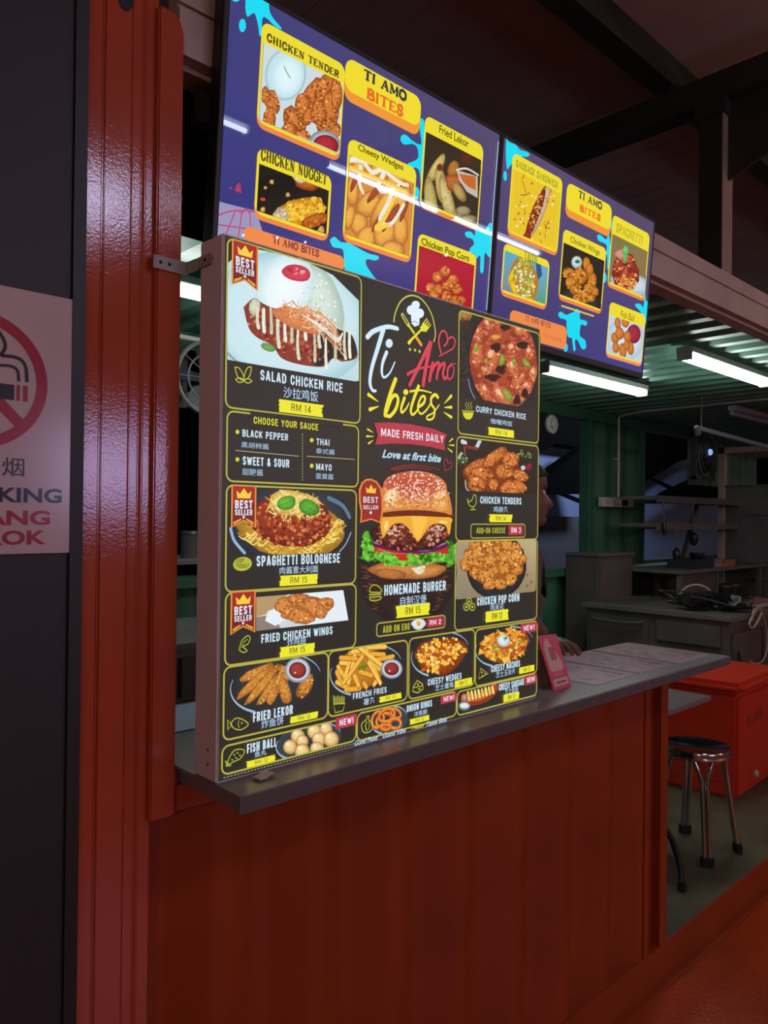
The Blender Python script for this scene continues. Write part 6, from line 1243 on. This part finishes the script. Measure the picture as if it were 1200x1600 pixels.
# facing +X: shoulders spread along Y
bv = [X(-.06, 0, .80), X(-.06, 0, .95), X(-.055, 0, 1.12), X(-.06, 0, 1.31), X(-.045, 0, 1.385), X(-.01, 0, 1.46),
      X(-.055, .17, 1.335), X(-.04, .23, 1.06), X(.10, .22, .93), X(.17, .20, .92),
      X(-.055, -.165, 1.335), X(-.05, -.20, 1.12), X(.0, -.185, 1.075), X(.03, -.18, 1.055),
      X(-.06, .09, .76), X(-.04, .10, .36), X(-.06, .11, -.02), X(.04, .12, FL+.03),
      X(-.06, -.09, .76), X(-.02, -.10, .36), X(-.06, -.11, -.02), X(.04, -.12, FL+.03)]
be = [(0, 1), (1, 2), (2, 3), (3, 4), (4, 5), (3, 6), (6, 7), (7, 8), (8, 9), (3, 10), (10, 11), (11, 12), (12, 13), (0, 14), (14, 15), (15, 16), (16, 17), (0, 18), (18, 19), (19, 20), (20, 21)]
br_ = [(.11, .14), (.10, .13), (.11, .14), (.10, .13), .066, .058, .055, .043, .034, .03, .055, .045, .034, .03, .085, .055, .042, .04, .085, .055, .042, .04]
body = skin_mesh('body', bv, be, br_, 'skin', per)
skin_mesh('shirt', [bv[0], bv[1], bv[2], bv[3], X(-.042, 0, 1.378), bv[6], X(-.045, .215, 1.13), bv[10], X(-.05, -.195, 1.17)], [(0, 1), (1, 2), (2, 3), (3, 4), (3, 5), (5, 6), (3, 7), (7, 8)], [(.125, .155), (.118, .148), (.125, .155), (.112, .140), .068, .075, .062, .075, .062], 'shirt', per)
skin_mesh('trousers', [bv[0], bv[14], bv[15], bv[16], bv[18], bv[19], bv[20]], [(0, 1), (1, 2), (2, 3), (0, 4), (4, 5), (5, 6)], [(.128, .158), .10, .072, .06, .10, .072, .06], 'pants', per)
for s_, y in ((1, .12), (-1, -.12)): build('shoe', G().add(*(lambda q: (q.v, q.f))(G().box(PX-.10, PX+.15, PY+y-.045, PY+y+.045, FL+.0005, FL+.055))), 'black', per, bev=.02)
# head lofted from its profile
prof = [  # z, front x, back x, half width
 (1.425, .03, -.06, .040), (1.437, .062, -.062, .045), (1.447, .074, -.066, .052), (1.462, .077, -.072, .058), (1.472, .071, -.078, .062), (1.480, .079, -.084, .064), (1.487, .076, -.088, .066), (1.494, .080, -.090, .067),
 (1.503, .075, -.092, .068), (1.510, .078, -.094, .069), (1.520, .076, -.096, .070), (1.535, .073, -.098, .071), (1.550, .068, -.101, .072), (1.563, .066, -.103, .073), (1.575, .073, -.105, .074), (1.590, .077, -.106, .075), (1.615, .072, -.104, .073), (1.640, .055, -.094, .066), (1.657, .028, -.07, .05), (1.665, -.005, -.035, .02)]
g = G(); N = 32
for z, f, b, w_ in prof:
    c_ = (f+b)/2; a_ = (f-b)/2
    for j in range(N):
        t_ = 2*pi*j/N; x = c_+a_*(abs(cos(t_))**.9)*(1 if cos(t_) > 0 else -1); y = w_*(abs(sin(t_))**.85)*(1 if sin(t_) > 0 else -1)
        if 1.50 < z < 1.575 and abs(t_ if t_ < pi else t_-2*pi) < .22: x += .028*max(0, 1-abs(z-1.515)/.055)*(1-abs(t_ if t_ < pi else t_-2*pi)/.25)
        if 1.55 < z < 1.57 and .3 < abs(t_ if t_ < pi else t_-2*pi) < .75: x -= .006
        g.v.append(Vector((PX+x, PY+y, z)))
for i in range(len(prof)-1):
    for j in range(N): a = i*N+j; b = i*N+(j+1) % N; g.f.append((a, b, b+N, a+N))
g.f.append(tuple(range(N))); g.f.append(tuple(range((len(prof)-1)*N, len(prof)*N)))
head = build('head', g, 'skin', per, smooth=80)
for s_ in (-1, 1):
    build('eye', G().lathe([(.001, .011), (.008, .008), (.011, 0), (.008, -.008), (.001, -.011)], (PX+.054, PY+s_*.032, 1.557), 12), 'eye', head)
    build('pupil', G().lathe([(.001, .0), (.005, .001), (.005, .003)], (PX+.0645, PY+s_*.033, 1.557), 10, 'x'), 'black', head)
    build('eyebrow', G().tube([(PX+.066, PY+s_*.018, 1.574), (PX+.070, PY+s_*.034, 1.578), (PX+.056, PY+s_*.052, 1.574)], .003, 6), 'hair', head)
    build('ear', G().lathe([(.004, -.032), (.014, -.02), (.018, .0), (.019, .02), (.008, .034)], (PX-.012, PY+s_*.074, 1.548), 12), 'skin', head, smooth=80)
build('lips', G().tube([(PX+.068, PY-.022, 1.489), (PX+.0795, PY, 1.489), (PX+.068, PY+.022, 1.489)], [.003, .005, .003], 8), 'lip', head)
g = G(); hp2 = [(1.50, -.02, -.098, .066), (1.545, -.028, -.107, .077), (1.58, .0, -.112, .081), (1.60, .055, -.113, .082), (1.62, .082, -.111, .080), (1.65, .062, -.10, .072), (1.672, .028, -.072, .052), (1.680, -.01, -.04, .02)]
for z, f, b, w_ in hp2:
    for j in range(N): t_ = 2*pi*j/N; g.v.append(Vector((PX+(f+b)/2+(f-b)/2*cos(t_), PY+w_*sin(t_), z)))
for i in range(len(hp2)-1):
    for j in range(N): a = i*N+j; b = i*N+(j+1) % N; g.f.append((a, b, b+N, a+N))
g.f.append(tuple(range(N))); g.f.append(tuple(range((len(hp2)-1)*N, len(hp2)*N)))
build('hair', g, 'hair', per, smooth=80)
# hand: palm and five fingers, resting on the counter edge
def hand(base, d, side, up=Vector((0, 0, 1))):
    b = Vector(base); d = Vector(d).normalized(); sd = d.cross(up).normalized()*side
    v, e, r = [b, b+d*.045, b+d*.085], [(0, 1), (1, 2)], [(.026, .018), (.034, .015), (.036, .013)]
    for i, (o_, L) in enumerate(((-.027, .070), (-.009, .080), (.009, .075), (.026, .058))):
        k = len(v); p0 = b+d*(.088-.004*abs(i-1))+sd*o_
        v += [p0, p0+d*L*.42+up*.003, p0+d*L*.75-up*.008, p0+d*L*.95-up*.022]; e += [(2, k), (k, k+1), (k+1, k+2), (k+2, k+3)]; r += [.010, .009, .008, .007]
    k = len(v); v += [b+d*.03-sd*.034, b+d*.062-sd*.052-up*.004, b+d*.088-sd*.050-up*.010]; e += [(1, k), (k, k+1), (k+1, k+2)]; r += [.012, .010, .008]
    return skin_mesh('hand', v, e, r, 'skin', per, 0, 2)
hand(X(.025, -.175, 1.052), (.45, -1, -.08), 1); hand(X(.165, .20, .93), (.9, 0, -.1), -1)

per.rotation_euler.z = radians(-40); per.scale = (1.022, 1.022, 1.022)
